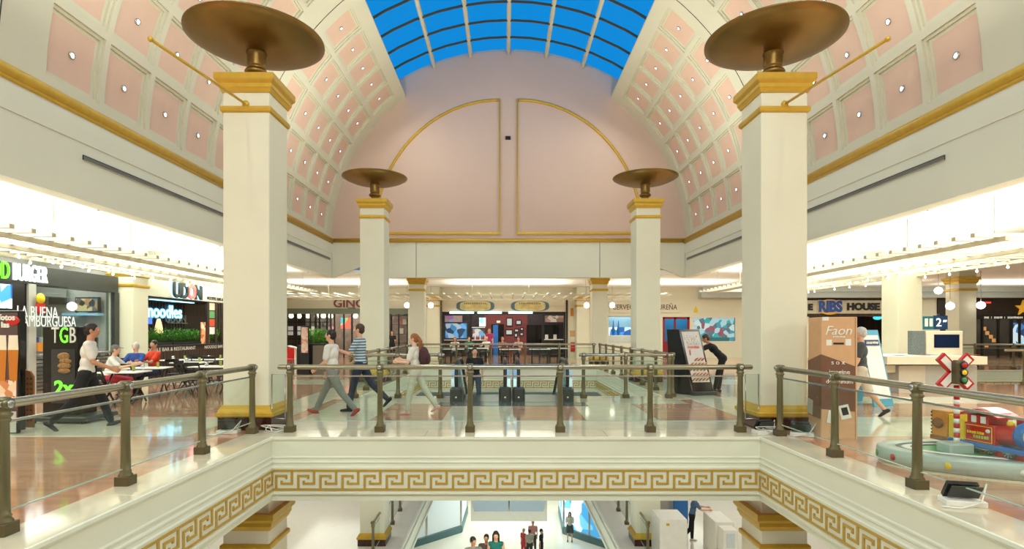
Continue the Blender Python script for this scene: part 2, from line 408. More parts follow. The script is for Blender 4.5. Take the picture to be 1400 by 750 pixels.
# ---- barrel vault
R_, SPR = 8.4, 5.96
def vp(th, y, r=R_, s=-1): return (s*r*math.cos(th), y, SPR+r*math.sin(th))
DEG = math.radians
ROWS = [6.6, 16.6, 26.6, 36.6, 46.6]; HALF = 4.43; CW = .65
MODS = [[1.7+1.45*i for i in range(5)], [10.6+1.45*i for i in range(5)], [19.2+1.45*i for i in range(5)]]
SR = 10.1; YEND = 26.5; TOP = 54.5
cof_y = [y for mm in MODS for y in mm]
def vault_side(s):
    ths = [-1.0]
    for r in ROWS: ths += [r-HALF, r-HALF/2, r, r+HALF/2, r+HALF]
    ths += [TOP]
    ths = sorted(ths)
    ys = sorted({YF, -3.0, 0, 9.0, 18.0, YEND}|{y-CW for y in cof_y}|{y+CW for y in cof_y})
    b = MB(); b.smooth = True; idx = {}
    for i, t in enumerate(ths):
        for j, y in enumerate(ys): idx[i, j] = len(b.v); b.v.append(Vector(vp(DEG(t), y, R_, s)))
    for i in range(len(ths)-1):
        for j in range(len(ys)-1):
            tm = (ths[i]+ths[i+1])/2; ym = (ys[j]+ys[j+1])/2
            if any(abs(tm-r) < HALF for r in ROWS) and any(abs(ym-y) < CW for y in cof_y): continue
            f = (idx[i,j], idx[i,j+1], idx[i+1,j+1], idx[i+1,j])
            b.f.append(f if s < 0 else f[::-1]); b.mi.append(0); b.sm.append(True)
    b.smooth = False
    va = struct('ceiling_vault_left' if s < 0 else 'ceiling_vault_right', b, M['rib'])
    # coffer: modelled at theta 0, y 0, turned about the vault axis per copy
    def coffer():
        c = MB(); lv = [(HALF, CW, 0, 0), (HALF, CW, .05, 0), (HALF-.42, CW-.06, .05, 0), (HALF-.42, CW-.06, .10, 0), (HALF-.85, CW-.125, .10, 1)]
        N = 4; rings = []
        for (h, wd, d, _) in lv:
            pts = []
            for i in range(N+1): pts.append((-h+2*h*i/N, -wd))
            for i in range(N+1): pts.append((h-2*h*i/N, wd))
            rings.append([len(c.v)+k for k in range(len(pts))])
            for (t, y) in pts: c.v.append(Vector((-s*-1*(R_+d)*math.cos(DEG(t)), y, (R_+d)*math.sin(DEG(t)))))
        for k in range(len(rings)-1):
            a, b2 = rings[k], rings[k+1]; n = len(a)
            for i in range(n):
                j = (i+1) % n; f = (a[i], b2[i], b2[j], a[j]); c.f.append(f if s > 0 else f[::-1]); c.mi.append(0); c.sm.append(False)
        L = rings[-1]
        for i in range(N):
            f = (L[i], L[i+1], L[2*N-i], L[2*N+1-i]); c.f.append(f[::-1] if s > 0 else f); c.mi.append(1); c.sm.append(False)
        return c.build('coffer', [M['rib'], M['pink']], va)
    c0 = coffer()
    l = MB(); rr = R_+.10
    l.lathe([(.074, 0), (.074, -.025), (.050, -.03), (.050, .0)], (0,0,0), 14, 'x')
    lr = MB(); lr.lathe([(.049,-.022),(.049,-.012)], (0,0,0), 14, 'x')
    for bb in (l, lr):
        for v in bb.v: v.x = s*(rr+v.x) if True else 0
    ring = l.build('lamp_ring', M['steel'], c0); glow = lr.build('lamp', M['lamp'], c0)
    first = True
    for y in cof_y:
        for r in ROWS:
            if first: o = c0; first = False
            else:
                o = dup(c0); o.parent = va
                for q in (ring, glow): dup(q, parent=o)
            o.location = (0, y, SPR); o.rotation_euler = (0, -s*DEG(r), 0)
    return va
for s in (-1, 1):
    va = vault_side(s)
    b = MB()
    for y in (0, 9.0, 18.0):
        pts = [vp(DEG(t), y, R_-.003, s) for t in range(0, 55, 4)]
        b.tube(pts, .011, 4)
    b.build('joint_line', M['blackg'], va)
    # kerb of the skylight, skylight springs from it
    b = MB(); x0, z0 = s*R_*math.cos(DEG(TOP)), SPR+R_*math.sin(DEG(TOP))
    zt_ = 14.95-SR+math.sqrt(SR*SR-5.7*5.7)+.02; xa, xb = sorted((x0+s*.02, s*5.75))
    b.box(xa, YF, z0-.02, xb, YEND+.2, z0+.10); xa, xb = sorted((s*5.68, s*5.85)); b.box(xa, YF, z0+.1, xb, YEND+.2, zt_)
    struct('trim_%d' % (6 if s < 0 else 7), b, M['rib'])
# skylight: curved glazing, each pane its own piece
SCZ = 14.95-SR
def sp(x, r=0): return SCZ+math.sqrt((SR+r)**2-x*x)
sky = struct('window_1', MB().box(-5.75, YF, sp(5.7)-.05, -5.6, YEND+.1, sp(5.7)+.08).box(5.6, YF, sp(5.7)-.05, 5.75, YEND+.1, sp(5.7)+.08), M['rib'])
RX = [-5.65, -3.55, -1.8, 0, 1.8, 3.55, 5.65]
BY = [YEND-1.36*k for k in range(0, 24)]
for k in range(6):
    o0 = None
    for j in range(len(BY)-1):
        if o0 is None:
            b = MB(); n = 3
            for i in range(n):
                xa = RX[k]+(RX[k+1]-RX[k])*i/n; xb = RX[k]+(RX[k+1]-RX[k])*(i+1)/n
                b.add([(xa,0,sp(xa,.06)),(xb,0,sp(xb,.06)),(xb,-1.36,sp(xb,.06)),(xa,-1.36,sp(xa,.06))], [(0,1,2,3)])
            o0 = o = b.build('pane', M['skyglass'], sky)
        else: o = dup(o0)
        o.location.y = BY[j]
for k in range(1, 6):
    x = RX[k]; z = sp(x); b = MB(); t = math.asin(x/SR)
    m = Matrix.Rotation(t, 3, 'Y')
    b.obox((x, (YF+YEND)/2-.1, z-.06), (.055, (YEND-YF)/2, .09), m); b.obox((x, (YF+YEND)/2-.1, z+.02), (.09, (YEND-YF)/2, .015), m)
    b.build('rafter', M['rib'], sky)
o0 = None
for y in BY[1:]:
    if o0 is None:
        b = MB()
        for i in range(12):
            xa = -5.65+11.3*i/12; xb = -5.65+11.3*(i+1)/12
            b.bar((xa, 0, sp(xa, .02)), (xb, 0, sp(xb, .02)), .045, .09)
        o0 = o = b.build('glazing_bar', M['olived'], sky)
    else: o = dup(o0)
    o.location.y = y
# end walls: full arch profile
def arch_poly(bottom):
    pts = [(-R_-.2, bottom), (R_+.2, bottom)]
    for t in range(0, 53, 4): pts.append(((R_+.2)*math.cos(DEG(t)), SPR+(R_+.2)*math.sin(DEG(t))))
    xs = [5.8*(1-2*i/16) for i in range(17)]
    pts += [(x, sp(x, .15)) for x in xs]
    for t in range(52, -1, -4): pts.append((-(R_+.2)*math.cos(DEG(t)), SPR+(R_+.2)*math.sin(DEG(t))))
    return pts
wf = struct('wall_far', MB().prism(arch_poly(5.9), YEND, YEND+.3, 'y'), M['endpink'])
struct('wall_rear', MB().prism(arch_poly(-.0), YF-.3, YF, 'y'), M['endpink'])
# gold quarter-arch mouldings on the end wall
for s in (-1, 1):
    b = MB(); cx, cz, ra = s*.42, 6.33, 5.95; pts = []
    for i in range(25):
        t = PI/2*i/24*.94; pts.append((s*.42+s*ra*1.0*math.sin(t)*1.0, 6.33+6.35*math.cos(t)))
    pts = [(x*s*s, z) for x, z in pts]
    loop = [(s*.42, 6.33)]+pts+[(pts[-1][0], 6.33)]
    b.tube([(x, YEND-.02, z) for x, z in pts], .065, 10); b.tube([(x, YEND-.08, z) for x, z in pts], .022, 6)
    for p, q in ((loop[-1], loop[0]), (loop[0], loop[1])):
        d = (Vector((q[0]-p[0], 0, q[1]-p[1]))).normalized()*.03
        b.bar(Vector((p[0], YEND-.03, p[1]))-d, Vector((q[0], YEND-.03, q[1]))+d, .06, .13)
        b.bar(Vector((p[0], YEND-.07, p[1]))-d, Vector((q[0], YEND-.07, q[1]))+d, .03, .05)
    b.build('gold_arch_moulding', M['gold'], wf)
tg = MB().box(X(691,26.4), YEND-.12, Z(190,26.4), X(698,26.4), YEND, Z(186,26.4)); tg.box(X(692,26.4), YEND-.2, Z(189,26.4), X(697,26.4), YEND-.1, Z(187,26.4))
tag(tg.build('camera_unit', M['black']), 'small black device fixed between the gold arch mouldings on the pink end wall', 'security camera')

# bulkheads with recessed slot grilles and gold cornice
BZ = 4.24
for s in (-1, 1):
    b = MB(); xi = s*8.4
    b.box(xi, YF, BZ, s*8.75, YEND+.3, 4.72); b.box(xi+s*.02, YF, 4.72, s*8.75, YEND+.3, 5.35); b.box(xi, YF, 5.35, s*8.75, YEND+.3, SPR)
    wl = struct('wall_left' if s < 0 else 'wall_right', b, M['bulk'])
    for (y0, y1) in ((-3.5, 7.5), (10.85, 17.3), (18.8, 26.2)):
        g = MB(); g.box(xi-s*.004, y0, 5.03, xi+s*.03, y1, 5.12)
        o = g.build('vent_slot', M['charcoal'], wl)
        g = MB()
        g.box(xi-s*.012, y0, 5.12, xi+s*.02, y1, 5.13).box(xi-s*.012, y0, 5.02, xi+s*.02, y1, 5.03)
        for k in range(3): g.box(xi-s*.010, y0, 5.045+.022*k, xi, y1, 5.05+.022*k)
        g.build('slot_louvre', M['grey'], wl)
    g = MB(); g.smooth = True
    for y in (8.95, 17.95): g.box(xi-s*.004, y, BZ, xi, y+.02, SPR)
    g.build('joint_line', M['blackg'], wl)
    g = MB().tube([(xi+s*.02, YF, SPR+.04), (xi+s*.02, YEND, SPR+.04)], .115, 14)
    g.build('gold_cornice', M['gold'], wl)
    g = MB().tube([(xi+s*.0, YF, SPR-.08), (xi+s*.0, YEND, SPR-.08)], .045, 8); g.build('gold_bead', M['gold'], wl)
# end bulkhead with its cut-up corners
cz = 4.90
pr = [(-8.4, BZ), (-6.7, 4.87), (-6.3, 4.87), (-6.3, BZ), (6.3, BZ), (6.3, 4.87), (6.7, 4.87), (8.4, BZ), (8.4, SPR), (-8.4, SPR)]
wb = struct('wall_end_bulkhead', MB().prism(pr, YEND, YEND+.35, 'y'), M['bulk'])
g = MB().tube([(-8.3, YEND-.01, SPR+.03), (8.3, YEND-.01, SPR+.03)], .10, 10); g.build('gold_cornice', M['gold'], wb)
g = MB()
for px in (569, 820): g.box(X(px, 26.5)-.012, YEND-.006, BZ, X(px, 26.5)+.012, YEND, SPR)
g.build('joint_line', M['charcoal'], wb)
# aisle ceilings
b = MB(); b.box(XL, YF, 4.40, -8.5, YB+4, 4.6); b.box(8.5, YF, 4.40, XR, YB+4, 4.6)
ce = struct('ceiling', b, M['white'])
struct('ceiling_far', MB().box(-8.5, YEND+.1, 4.40, 8.5, YB+4, 4.6), M['white'])
b = MB().box(14.6, 16.6, 4.0, XR, 17.2, 4.42); b.box(14.6, 16.5, 3.92, XR, 17.3, 4.0)
struct('trim_8', b, mat('warm_beam', rgb(232,210,160), .6))
# small dropped spotlights / sprinklers on the white ceiling
o0 = None
for s in (-1, 1):
    for y in (9.6, 12.2, 14.8, 17.4, 20.0, 22.6, 25.2):
        x = s*9.1
        if o0 is None: o0 = o = MB().lathe([(.05,0),(.05,-.02),(.02,-.03),(.02,-.06),(.035,-.07),(.0,-.072)], (0,0,0), 10).build('ceiling_sprinkler', M['steel'], ce)
        else: o = dup(o0)
        o.location = (x, y, 4.395)

# ---- outer walls and shop fronts openings
def wall_open(name, y, z0, z1, x0, x1, opens, m, th=.3):
    """wall facing the camera with rectangular openings (xa,xb,za,zb)"""
    xs = sorted({x0, x1}|{o[0] for o in opens}|{o[1] for o in opens}); zs = sorted({z0, z1}|{o[2] for o in opens}|{o[3] for o in opens})
    b = MB()
    for i in range(len(xs)-1):
        for j in range(len(zs)-1):
            cx = (xs[i]+xs[i+1])/2; cz_ = (zs[j]+zs[j+1])/2
            if any(o[0] < cx < o[1] and o[2] < cz_ < o[3] for o in opens): continue
            b.box(xs[i], y, zs[j], xs[i+1], y+th, zs[j+1])
    return struct(name, b, m)
OP = dict(ginos=(X(388,35), X(557.5,35), 0, Z(422,35)), centre=(X(605,35), X(773,35), 0, Z(409,35)),
          cerv=(X(832,35), X(868,35), .9, Z(433,35)), cdoor=(X(906,35), X(943,35), 0, Z(433,35)), cwin=(X(948,35), X(1005,35), Z(466,35), Z(434,35)),
          ribs=(X(1106,35), X(1217,35), 0, Z(432,35)), star=(X(1285,35), 35.0, 0, Z(428,35)))
wall_open('wall_back', 35.0, 0, 4.4, XL, XR, list(OP.values()), M['cream'])
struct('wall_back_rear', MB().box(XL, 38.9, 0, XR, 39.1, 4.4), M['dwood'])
struct('wall_side_left', MB().box(-17.1, YF, 0, XL, 39, 4.4), M['cream'])
struct('wall_side_right', MB().box(XR, YF, 0, XR+.2, 39, 4.4), M['cream'])
struct('wall_rear_left', MB().box(XL, YF-.2, 0, -8.4, YF, 4.4), M['cream'])
struct('wall_rear_right', MB().box(8.4, YF-.2, 0, XR, YF, 4.4), M['cream'])
struct('wall_lower_back', MB().box(-22, 42, -5.4, 36, 42.2, -1.0), M['cream'])
struct('wall_lower_left', MB().box(-22.2, -6, -11, -22, 50, -1.0), M['cream'])
struct('wall_lower_right', MB().box(36, -6, -6, 36.2, 50, -1.0).box(22, 0, -11, 22.2, 50, -6.3), M['cream'])
struct('wall_lower_front', MB().box(-22, -6.2, -5.4, 36, -6, -1.0).box(-22,-.2,-10.8,22,0,-6.3), M['cream'])
struct('wall_basement_back', MB().box(-22, 50, -10.8, 22, 50.2, -6.3), M['cream'])
struct('ceiling_lower', MB().box(-22, -6, -1.0, -17, 42, -.9), M['white'])
struct('ceiling_basement', MB().box(-22, 42, -6.4, 22, 50, -6.3), M['white'])

# ================================================================ COLUMNS, BOWLS, POLES
def column(name, label, cx, y0, z0, z1, capz, w_=.79, base=True, group=None, gold='gold', bz=None):
    """cx centre, y0 front face; capz = top of the gold capital or None"""
    t = thing(name, label, 'column', (cx, y0+w_/2, z0), 0, group); h = w_/2; cy = y0+h
    def sq(bm, prof):
        for (r0, a), (r1, b2) in zip(prof, prof[1:]):
            vs = [(cx+i*(h+r0), cy+j*(h+r0), a) for i, j in ((-1,-1),(1,-1),(1,1),(-1,1))]+[(cx+i*(h+r1), cy+j*(h+r1), b2) for i, j in ((-1,-1),(1,-1),(1,1),(-1,1))]
            bm.add(vs, [(3,2,1,0),(4,5,6,7)]+[(i, (i+1)%4, 4+(i+1)%4, 4+i) for i in range(4)])
        return bm
    sz0 = z0+(.42 if base else 0); top = capz if capz else z1
    MB().bbox(cx-h, y0, sz0, cx+h, y0+w_, (capz-.03 if capz else z1), .012).build('shaft', M['cream'], t)
    if capz:
        g = sq(MB(), [(.02, capz-.30), (.045, capz-.24), (.06, capz-.22), (.06, capz-.16), (.10, capz-.12), (.11, capz-.10), (.11, capz)]); g.build('capital', M[gold], t)
        g = sq(MB(), [(.012, capz-.64), (.035, capz-.62), (.04, capz-.58), (.035, capz-.545), (.01, capz-.53)]); g.build('gold_band', M[gold], t)
        if z1 > capz+.01: MB().bbox(cx-h, y0, capz, cx+h, y0+w_, z1, .01).build('neck_block', M['cream'], t)
    if base:
        g = sq(MB(), [(.07, z0+.22), (.09, z0+.24), (.09, z0+.29), (.065, z0+.31), (.05, z0+.36), (.02, z0+.40), (.01, z0+.42)]); g.build('base_moulding', M[gold], t)
        sq(MB(), [(.06, z0), (.06, z0+.22)]).build('plinth', M['darkmarble'], t)
    return t
def bowl_lamp(label, cx, cy, z, R):
    t = thing('bowl_lamp', label, 'lamp', (cx, cy, z))
    st = [(.13,0),(.15,.03),(.15,.07),(.10,.10),(.09,.13),(.14,.17),(.16,.21),(.14,.25),(.10,.28),(.12,.30),(.13,.33),(.12,.36),(.13,.39),(.12,.42),(.13,.45),(.12,.49),(.14,.53),(.14,.56)]
    MB().lathe([(r*1.25, z+h*1.04) for r, h in st], (cx, cy, 0), 24).build('stem', M['bronze'], t)
    pr = [(.12,.50),(.30,.505),(.50,.535),(.72,.60),(.90,.68),(1.0,.745),(1.0,.765),(.985,.765),(.88,.70),(.70,.63),(.45,.57),(.0,.56)]
    pr = [(r*R if i else .12, z+h+.06) for i, (r, h) in enumerate(pr)]
    MB().lathe(pr, (cx, cy, 0), 56).build('bowl', M['bronze'], t)
    MB().lathe([(.0, z+.60), (.16, z+.60), (.16, z+.62), (0, z+.62)], (cx, cy, 0), 16).build('lamp', M['bulb'], t)
    l = bpy.data.lights.new('bowl_light', 'AREA'); l.shape = 'DISK'; l.size = 1.2; l.energy = BOWLW; l.color = WARM
    o = bpy.data.objects.new('bowl_light', l); C.objects.link(o); o.location = (cx, cy, z+.80); o.rotation_euler = UP
    return t
BOWLW = 150
for s, side in ((-1, 'left'), (1, 'right')):
    column('column', 'near %s square cream column with gold capital under the large bronze bowl' % side, s*4.6, 9.5, 0, 6.06, 6.06)
    column('column', 'far %s square cream column with gold capital, second row' % side, s*4.56, 18.35, 0, 6.04, 6.04, w_=.80)
    bowl_lamp('large bronze bowl uplighter on top of the near %s column' % side, s*4.6, 9.9, 6.06, 1.16)
    bowl_lamp('smaller-looking bronze bowl uplighter on top of the far %s column' % side, s*4.56, 18.75, 6.04, 1.08)
    column('column', 'short cream column with gold capital below the end wall, %s of centre' % side, s*4.6, 27.9, 0, 4.4, 4.33, w_=.75)
    column('column', 'lower floor cream column with gold capital under the near %s column' % side, s*4.6, 9.5, -5.4, -1.0, -1.42, base=True)
    column('column', 'lower floor cream column with gold base below the far %s column' % side, s*4.56, 18.35, -5.4, -1.0, None, w_=.80)
    # gilt rod fixed in the near column, pointing to the viewer
    x = s*4.6
    t = thing('gilt_pole', 'slender gilt pole sticking out of the near %s column toward the viewer' % side, 'pole', (x, 9.5, 5.56))
    MB().tube([(x, 9.5, 5.56), (x, 6.97, 5.33)], .022, 10).build('rod', M['gold'], t)
    MB().ell((x, 6.94, 5.33), .036).build('finial', M['gold'], t)
    MB().lathe([(.06, 9.5), (.06, 9.48), (.03, 9.44)], (x, 0, 5.56), 12, 'y').build('wall_flange', M['gold'], t)
column('column', 'square cream pilaster between the burger stand and the noodle bar', -12.62, 18.0, 0, 4.4, 3.75, base=False)
column('column', 'plain tall cream column behind the information kiosk', 12.95, 18.0, 0, 4.4, None)
column('column', 'greyish column with gold capital right of the blue level sign', 20.9, 25.3, 0, 4.4, 4.15)

# ================================================================ RAILINGS
def post_parts(parent, p, nrm, big=True):
    x, y, z = p
    b = MB()
    b.lathe([(.070,.09),(.072,.115),(.055,.14),(.060,.155),(.050,.175),(.0485,.30),(.043,.93),(.052,.94),(.056,.955),(.048,.965),(.062,.985),(.070,1.0),(.050,1.015),(.056,1.03),(.056,1.12),(.052,1.14),(.0,1.145)], (x,y,z), 14)
    po = b.build('post', M['olive'], parent)
    MB().bbox(x-.078, y-.078, z, x+.078, y+.078, z+.105, .006).build('base_block', M['olived'], po)
    n = Vector((nrm[0], nrm[1], 0)); q = Vector((x, y, z+1.085))
    d = MB().tube([q-n*.068, q+n*.062], .048, 14); d.build('joint_collar', M['olive'], po)
    d = MB().tube([q+n*.062, q+n*.072, q+n*.074], [.036, .034, .018], 12); d.build('joint_cap', M['steel'], po)
    return po
def railing(label, pts, nrm, z=0.0, ext=(0,0), glassy=True, group=None):
    """pts: list of (x,y) post positions along a straight run; nrm faces the void"""
    t = thing('railing', label, 'railing', (pts[0][0], pts[0][1], z), 0, group)
    P_ = [Vector((x, y, z)) for x, y in pts]; d = (P_[-1]-P_[0]).normalized()
    a = P_[0]-d*ext[0]+Vector((0,0,1.085)); b_ = P_[-1]+d*ext[1]+Vector((0,0,1.085))
    MB().tube([a-d*.012, a, b_, b_+d*.012], [.03,.041,.041,.03], 16).build('top_rail', M['railm'], t)
    p0 = None
    for p in P_:
        if p0 is None: p0 = post_parts(t, p, nrm); base = p
        else:
            c = dup(p0, loc=p-base)
            for ch in list(p0.children): dup(ch, parent=c)
    if glassy:
        g0 = None; L0 = 0
        for i in range(len(P_)-1):
            a, b_ = P_[i], P_[i+1]; L = (b_-a).length
            if g0 is not None and abs(L-L0) < .004:
                c = dup(g0, loc=a-A0)
                for ch in list(g0.children): dup(ch, parent=c)
                continue
            g = MB().bar(a+d*.06+Vector((0,0,.56)), b_-d*.06+Vector((0,0,.56)), .012, .74)
            gg = g.build('glass_pane', M['glass'], t)
            r = MB().bar(a+d*.05+Vector((0,0,.935)), b_-d*.05+Vector((0,0,.935)), .024, .022); r.build('pane_rim', M['steel'], gg)
            r = MB().bar(a+d*.06+Vector((0,0,.185)), b_-d*.06+Vector((0,0,.185)), .016, .012); r.build('pane_rim', M['gedge'], gg)
            if g0 is None: g0, L0, A0 = gg, L, a
    return t
def lin(a, b, n): return [(a[0]+(b[0]-a[0])*i/(n-1), a[1]+(b[1]-a[1])*i/(n-1)) for i in range(n)]
railing('front railing with glass panes across the near edge of the bridge', lin((-3.77, 9.3), (3.76, 9.3), 6), (0,-1), ext=(.19,.19))
railing('left railing with glass panes running toward the viewer', [(-4.34, y) for y in (9.16, 7.64, 6.10, 4.61, 3.1, 1.6)], (1,0), ext=(.12,.3))
railing('right railing with glass panes running toward the viewer', [(4.25, y) for y in (8.95, 7.46, 5.97, 4.48, 2.99, 1.5)], (-1,0), ext=(.12,.3))
railing('short railing left of the escalator landings', [(-3.94, 13.96), (-2.86, 13.96), (-1.80, 13.96)], (0,-1), ext=(.1,.1))
railing('short railing right of the escalator landings', [(1.80, 13.96), (2.86, 13.96), (3.94, 13.96)], (0,-1), ext=(.1,.1))
railing('left side railing of the far void', lin((-4.1, 14.2), (-4.1, 25.0), 8), (1,0))
railing('right side railing of the far void', lin((4.1, 14.2), (4.1, 25.0), 8), (-1,0))
railing('railing along the far edge of the far void', lin((-3.9, 25.05), (3.83, 25.05), 6), (0,-1), ext=(.1,.1))
railing('near railing of the void in the right wing', lin((16.0, 17.3), (30.4, 17.3), 10), (0,1), ext=(.6,.3))
railing('far railing of the void in the right wing', lin((15.4, 24.4), (30.6, 24.4), 10), (0,-1))
railing('lower floor railing on the left of its void', lin((-4.3, 17.4), (-4.3, 27.9), 8), (1,0), z=-5.4)
railing('lower floor railing on the right of its void', lin((4.3, 17.4), (4.3, 27.9), 8), (-1,0), z=-5.4)
# small metal frames closing the gap between railing and column
for s, side in ((-1, 'left'), (1, 'right')):
    x0, x1 = s*3.90, s*4.16
    t = thing('gap_frame', 'narrow glass filler frame between the front railing and the %s column' % side, 'frame', (x0, 9.42, .2))
    b = MB().tube([(x0, 9.42, .2), (x0, 9.42, .95), (x1, 9.50, .95), (x1, 9.50, .2), (x0, 9.42, .2)], .011, 6); b.build('frame', M['steel'], t)
    MB().bar((x0, 9.42, .57), (x1, 9.50, .57), .008, .74).build('glass_pane', M['glass'], t)

# ================================================================ SLATTED CANOPIES WITH PENDANT BULBS
M['slat'] = mat('canopy_slat_white', rgb(244,242,232), .5)
M['beam'] = mat('canopy_beam', rgb(214,206,182), .5)
def canopy(label, x0, x1, y0, y1, z, s, bulblabel, bgroup):
    t = thing('slatted_canopy', label, 'canopy', ((x0+x1)/2, y0, z))
    for x in (x0, x1, (x0+x1)/2):
        MB().box(x-.05, y0-.1, z-.09, x+.05, y1, z).build('beam', M['beam'], t)
    n = int((y1-y0)/.469)+1; o0 = None; ex = .52
    for i in range(n):
        y = y0+.1+.469*i
        if o0 is None:
            o0 = MB().bbox(min(x0-s*ex, x1), -.045+y, z, max(x0-s*ex, x1), .045+y, z+.075, .004).build('slat', M['slat'], t); yy = y
            MB().box(x0-s*ex-.004, y-.05, z-.004, x0-s*ex+.004, y+.05, z+.08).build('end_cap', M['beam'], o0)
        else:
            c = dup(o0, loc=(0, y-yy, 0)); dup(o0.children[0], parent=c)
    y = y0+.2; r0 = None
    while y < y1:
        for x in (x0, x1):
            MB().tube([(x, y, z-.02), (x, y, 4.40)], .012, 6).build('suspension_rod', M['beam'], t)
        y += 2.4
    # bulbs
    o0 = None; rnd = random.Random(3)
    y = y0+.5; k = 0
    while y < y1:
        for x in ((x0+x1)/2+.2*s, x1-.45*s):
            up = .05*rnd.random(); yj = y0+.1+.469*round((y+rnd.uniform(-.2,.2)-y0-.1)/.469)
            if o0 is None:
                o0 = thing('pendant_bulb', bulblabel, 'light bulb', (x, yj, z), 0, bgroup)
                MB().tube([(x,yj,z+.012),(x,yj,z-.16)], .006, 5).build('cord', M['whitep'], o0)
                MB().lathe([(.018,z-.15),(.022,z-.19),(.02,z-.21)], (x,yj,0), 8).build('socket', M['whitep'], o0)
                MB().ell((x,yj,z-.245), (.032,.032,.038)).build('bulb', M['bulb'], o0)
            else: copy_tree(o0, loc=(x, yj, z+up))
        y += .95
    return t
canopy('white slatted canopy hung under the left aisle ceiling', -9.60, -12.0, 9.0, 26.5, 3.54, -1, 'round white pendant bulb hanging below the left slatted canopy', 'pendant bulbs under the left canopy')
canopy('white slatted canopy hung under the right aisle ceiling', 9.60, 13.2, 10.9, 26.5, 3.54, 1, 'round white pendant bulb hanging below the right slatted canopy', 'pendant bulbs under the right canopy')
def back_canopy(label, x0, x1):
    t = thing('slatted_canopy', label, 'canopy', (x0, 29, 3.6)); o0 = None
    for y in (29.4, 33.6): MB().box(x0, y-.05, 3.55, x1, y+.05, 3.64).build('beam', M['beam'], t)
    n = int((x1-x0)/.62)
    for i in range(n+1):
        if o0 is None: o0 = MB().box(x0-.04, 29.2, 3.64, x0+.04, 33.9, 3.71).build('slat', M['slat'], t)
        else: dup(o0, loc=(.62*i, 0, 0))
    for i in range(0, int(x1-x0), 3): MB().tube([(x0+.5+i, 29.4, 3.6), (x0+.5+i, 29.4, 4.4)], .012, 6).build('suspension_rod', M['beam'], t)
back_canopy('slatted canopy hung before the shops at the far centre', -8.4, 8.6)
back_canopy('slatted canopy hung at the far left before the restaurant', -16.0, -9.0)
# ================================================================ ESCALATORS
def escalator(label, cx, y0, z0, rise, wd=1.42, steps=True, off=.0):
    """top landing at y0,z0; runs away from the viewer and down by rise at 30 degrees"""
    t = thing('escalator', label, 'escalator', (cx, y0, z0)); k = math.tan(DEG(30)); L = rise/k
    hw = wd/2; yA, yB = y0+1.0, y0+1.0+L; yE = yB+1.3; zb = z0-rise
    # truss: closed box with soffit following the slope
    prof = [(y0+.35, z0-.02), (yA, z0-.05), (yB, zb-.05), (yE, zb-.02), (yE, zb-.9), (yB-.1, zb-.9), (yA+.5, z0-1.0), (y0+.35, z0-.98)]
    MB().prism(prof, cx-hw, cx+hw, 'x').build('truss', mat('truss_cladding', rgb(160,178,194), .5), t)
    for s in (-1, 1):
        x = cx+s*(hw-.13)
        path = []
        for i in range(9):
            a = -PI/2-PI*i/8; path.append((y0-.18+.40*math.cos(a), z0+.56+.40*math.sin(a)))
        path += [(yA-.2, z0+.96), (yA+.25, z0+.86), (yB-.1, zb+.98), (yB+.3, zb+.96), (yE-.3, zb+.96)]
        for i in range(9):
            a = PI/2-PI*i/8; path.append((yE-.1+.40*math.cos(a), zb+.56+.40*math.sin(a)))
        low = [(yB+.2, zb+.16), (yA+.1, z0+.14)]
        b = MB().prism(path+low, x-.006, x+.006, 'x'); b.build('glass_balustrade', glass('balustrade_glass', (.82,.93,.97,1), .3), t)
        MB().tube([(x, u, v) for u, v in path], .042, 10).build('handrail', M['black'], t)
        # skirt and dark newel base
        sk = [(y0-.55, z0+.005), (y0-.55, z0+.16), (yA+.1, z0+.16), (yB+.2, zb+.16), (yE+.2, zb+.16), (yE+.2, zb+.0), (yB, zb-.03), (yA, z0-.03)]
        MB().prism(sk, x-.06, x+.06, 'x').build('skirt', M['steel'], t)
        nb = MB().bbox(x-.15, y0-.62, z0+.005, x+.15, y0-.12, z0+.36, .06); nb.build('newel_base', M['charcoal'], t)
        nb = MB().tube([(x, y0-.61, z0+.12), (x, y0-.63, z0+.12)], .022, 10); nb.build('indicator_light', M['whitep'], t)
        xo = sorted((x+s*.035, cx+s*(hw-.005))); MB().prism([(y0-.52, z0+.30), (y0-.46, z0+.55), (y0-.30, z0+.78), (yA, z0+.72), (yA+.9, z0+.2), (yA, z0+.02), (y0-.50, z0+.02)], xo[0], xo[1], 'x').build('outer_deck', mat('cool_lit_steel', rgb(196,222,232), .25, .3), t)  # deck colour carries the cool light reflected by the steel
        # light strip along the balustrade, near the top
        MB().tube([(x, y0-.40, z0+.30), (x, y0-.44, z0+.62), (x, y0-.30, z0+.86)], .026, 8).build('balustrade_light', mat('cool_strip', (.35,.75,1,1), emis=1.6), t)
    MB().box(cx-hw+.19, y0-.6, z0+.004, cx+hw-.19, y0+.9, z0+.014).build('comb_plate', mat('comb_plate_metal', rgb(120,128,130), .25, .8), t)
    if steps:
        o0 = None; n = int(L/.4)
        for i in range(n):
            zz = z0-.05-(.4*k)*i
            if o0 is None:
                b = MB().box(cx-hw+.20, yA, zz-.2, cx+hw-.20, yA+.4, zz)
                b.box(cx-hw+.20, yA+.38, zz, cx+hw-.20, yA+.40, zz+.004); o0 = b.build('step', M['charcoal'], t)
            else: dup(o0, loc=(0, .4*i, -.4*k*i))
    return t
escalator('escalator whose landing opens on the bridge left of centre', -.75, 13.75, 0, 5.4)
escalator('escalator whose landing opens on the bridge right of centre', .73, 13.75, 0, 5.4)
tag(MB().box(-1.7, 12.45, .0045, 1.7, 13.10, .012).build('landing_mat', mat('landing_plate', rgb(128,136,136), .2, .6)), 'dark metal landing plate in front of the two escalators', 'floor plate')

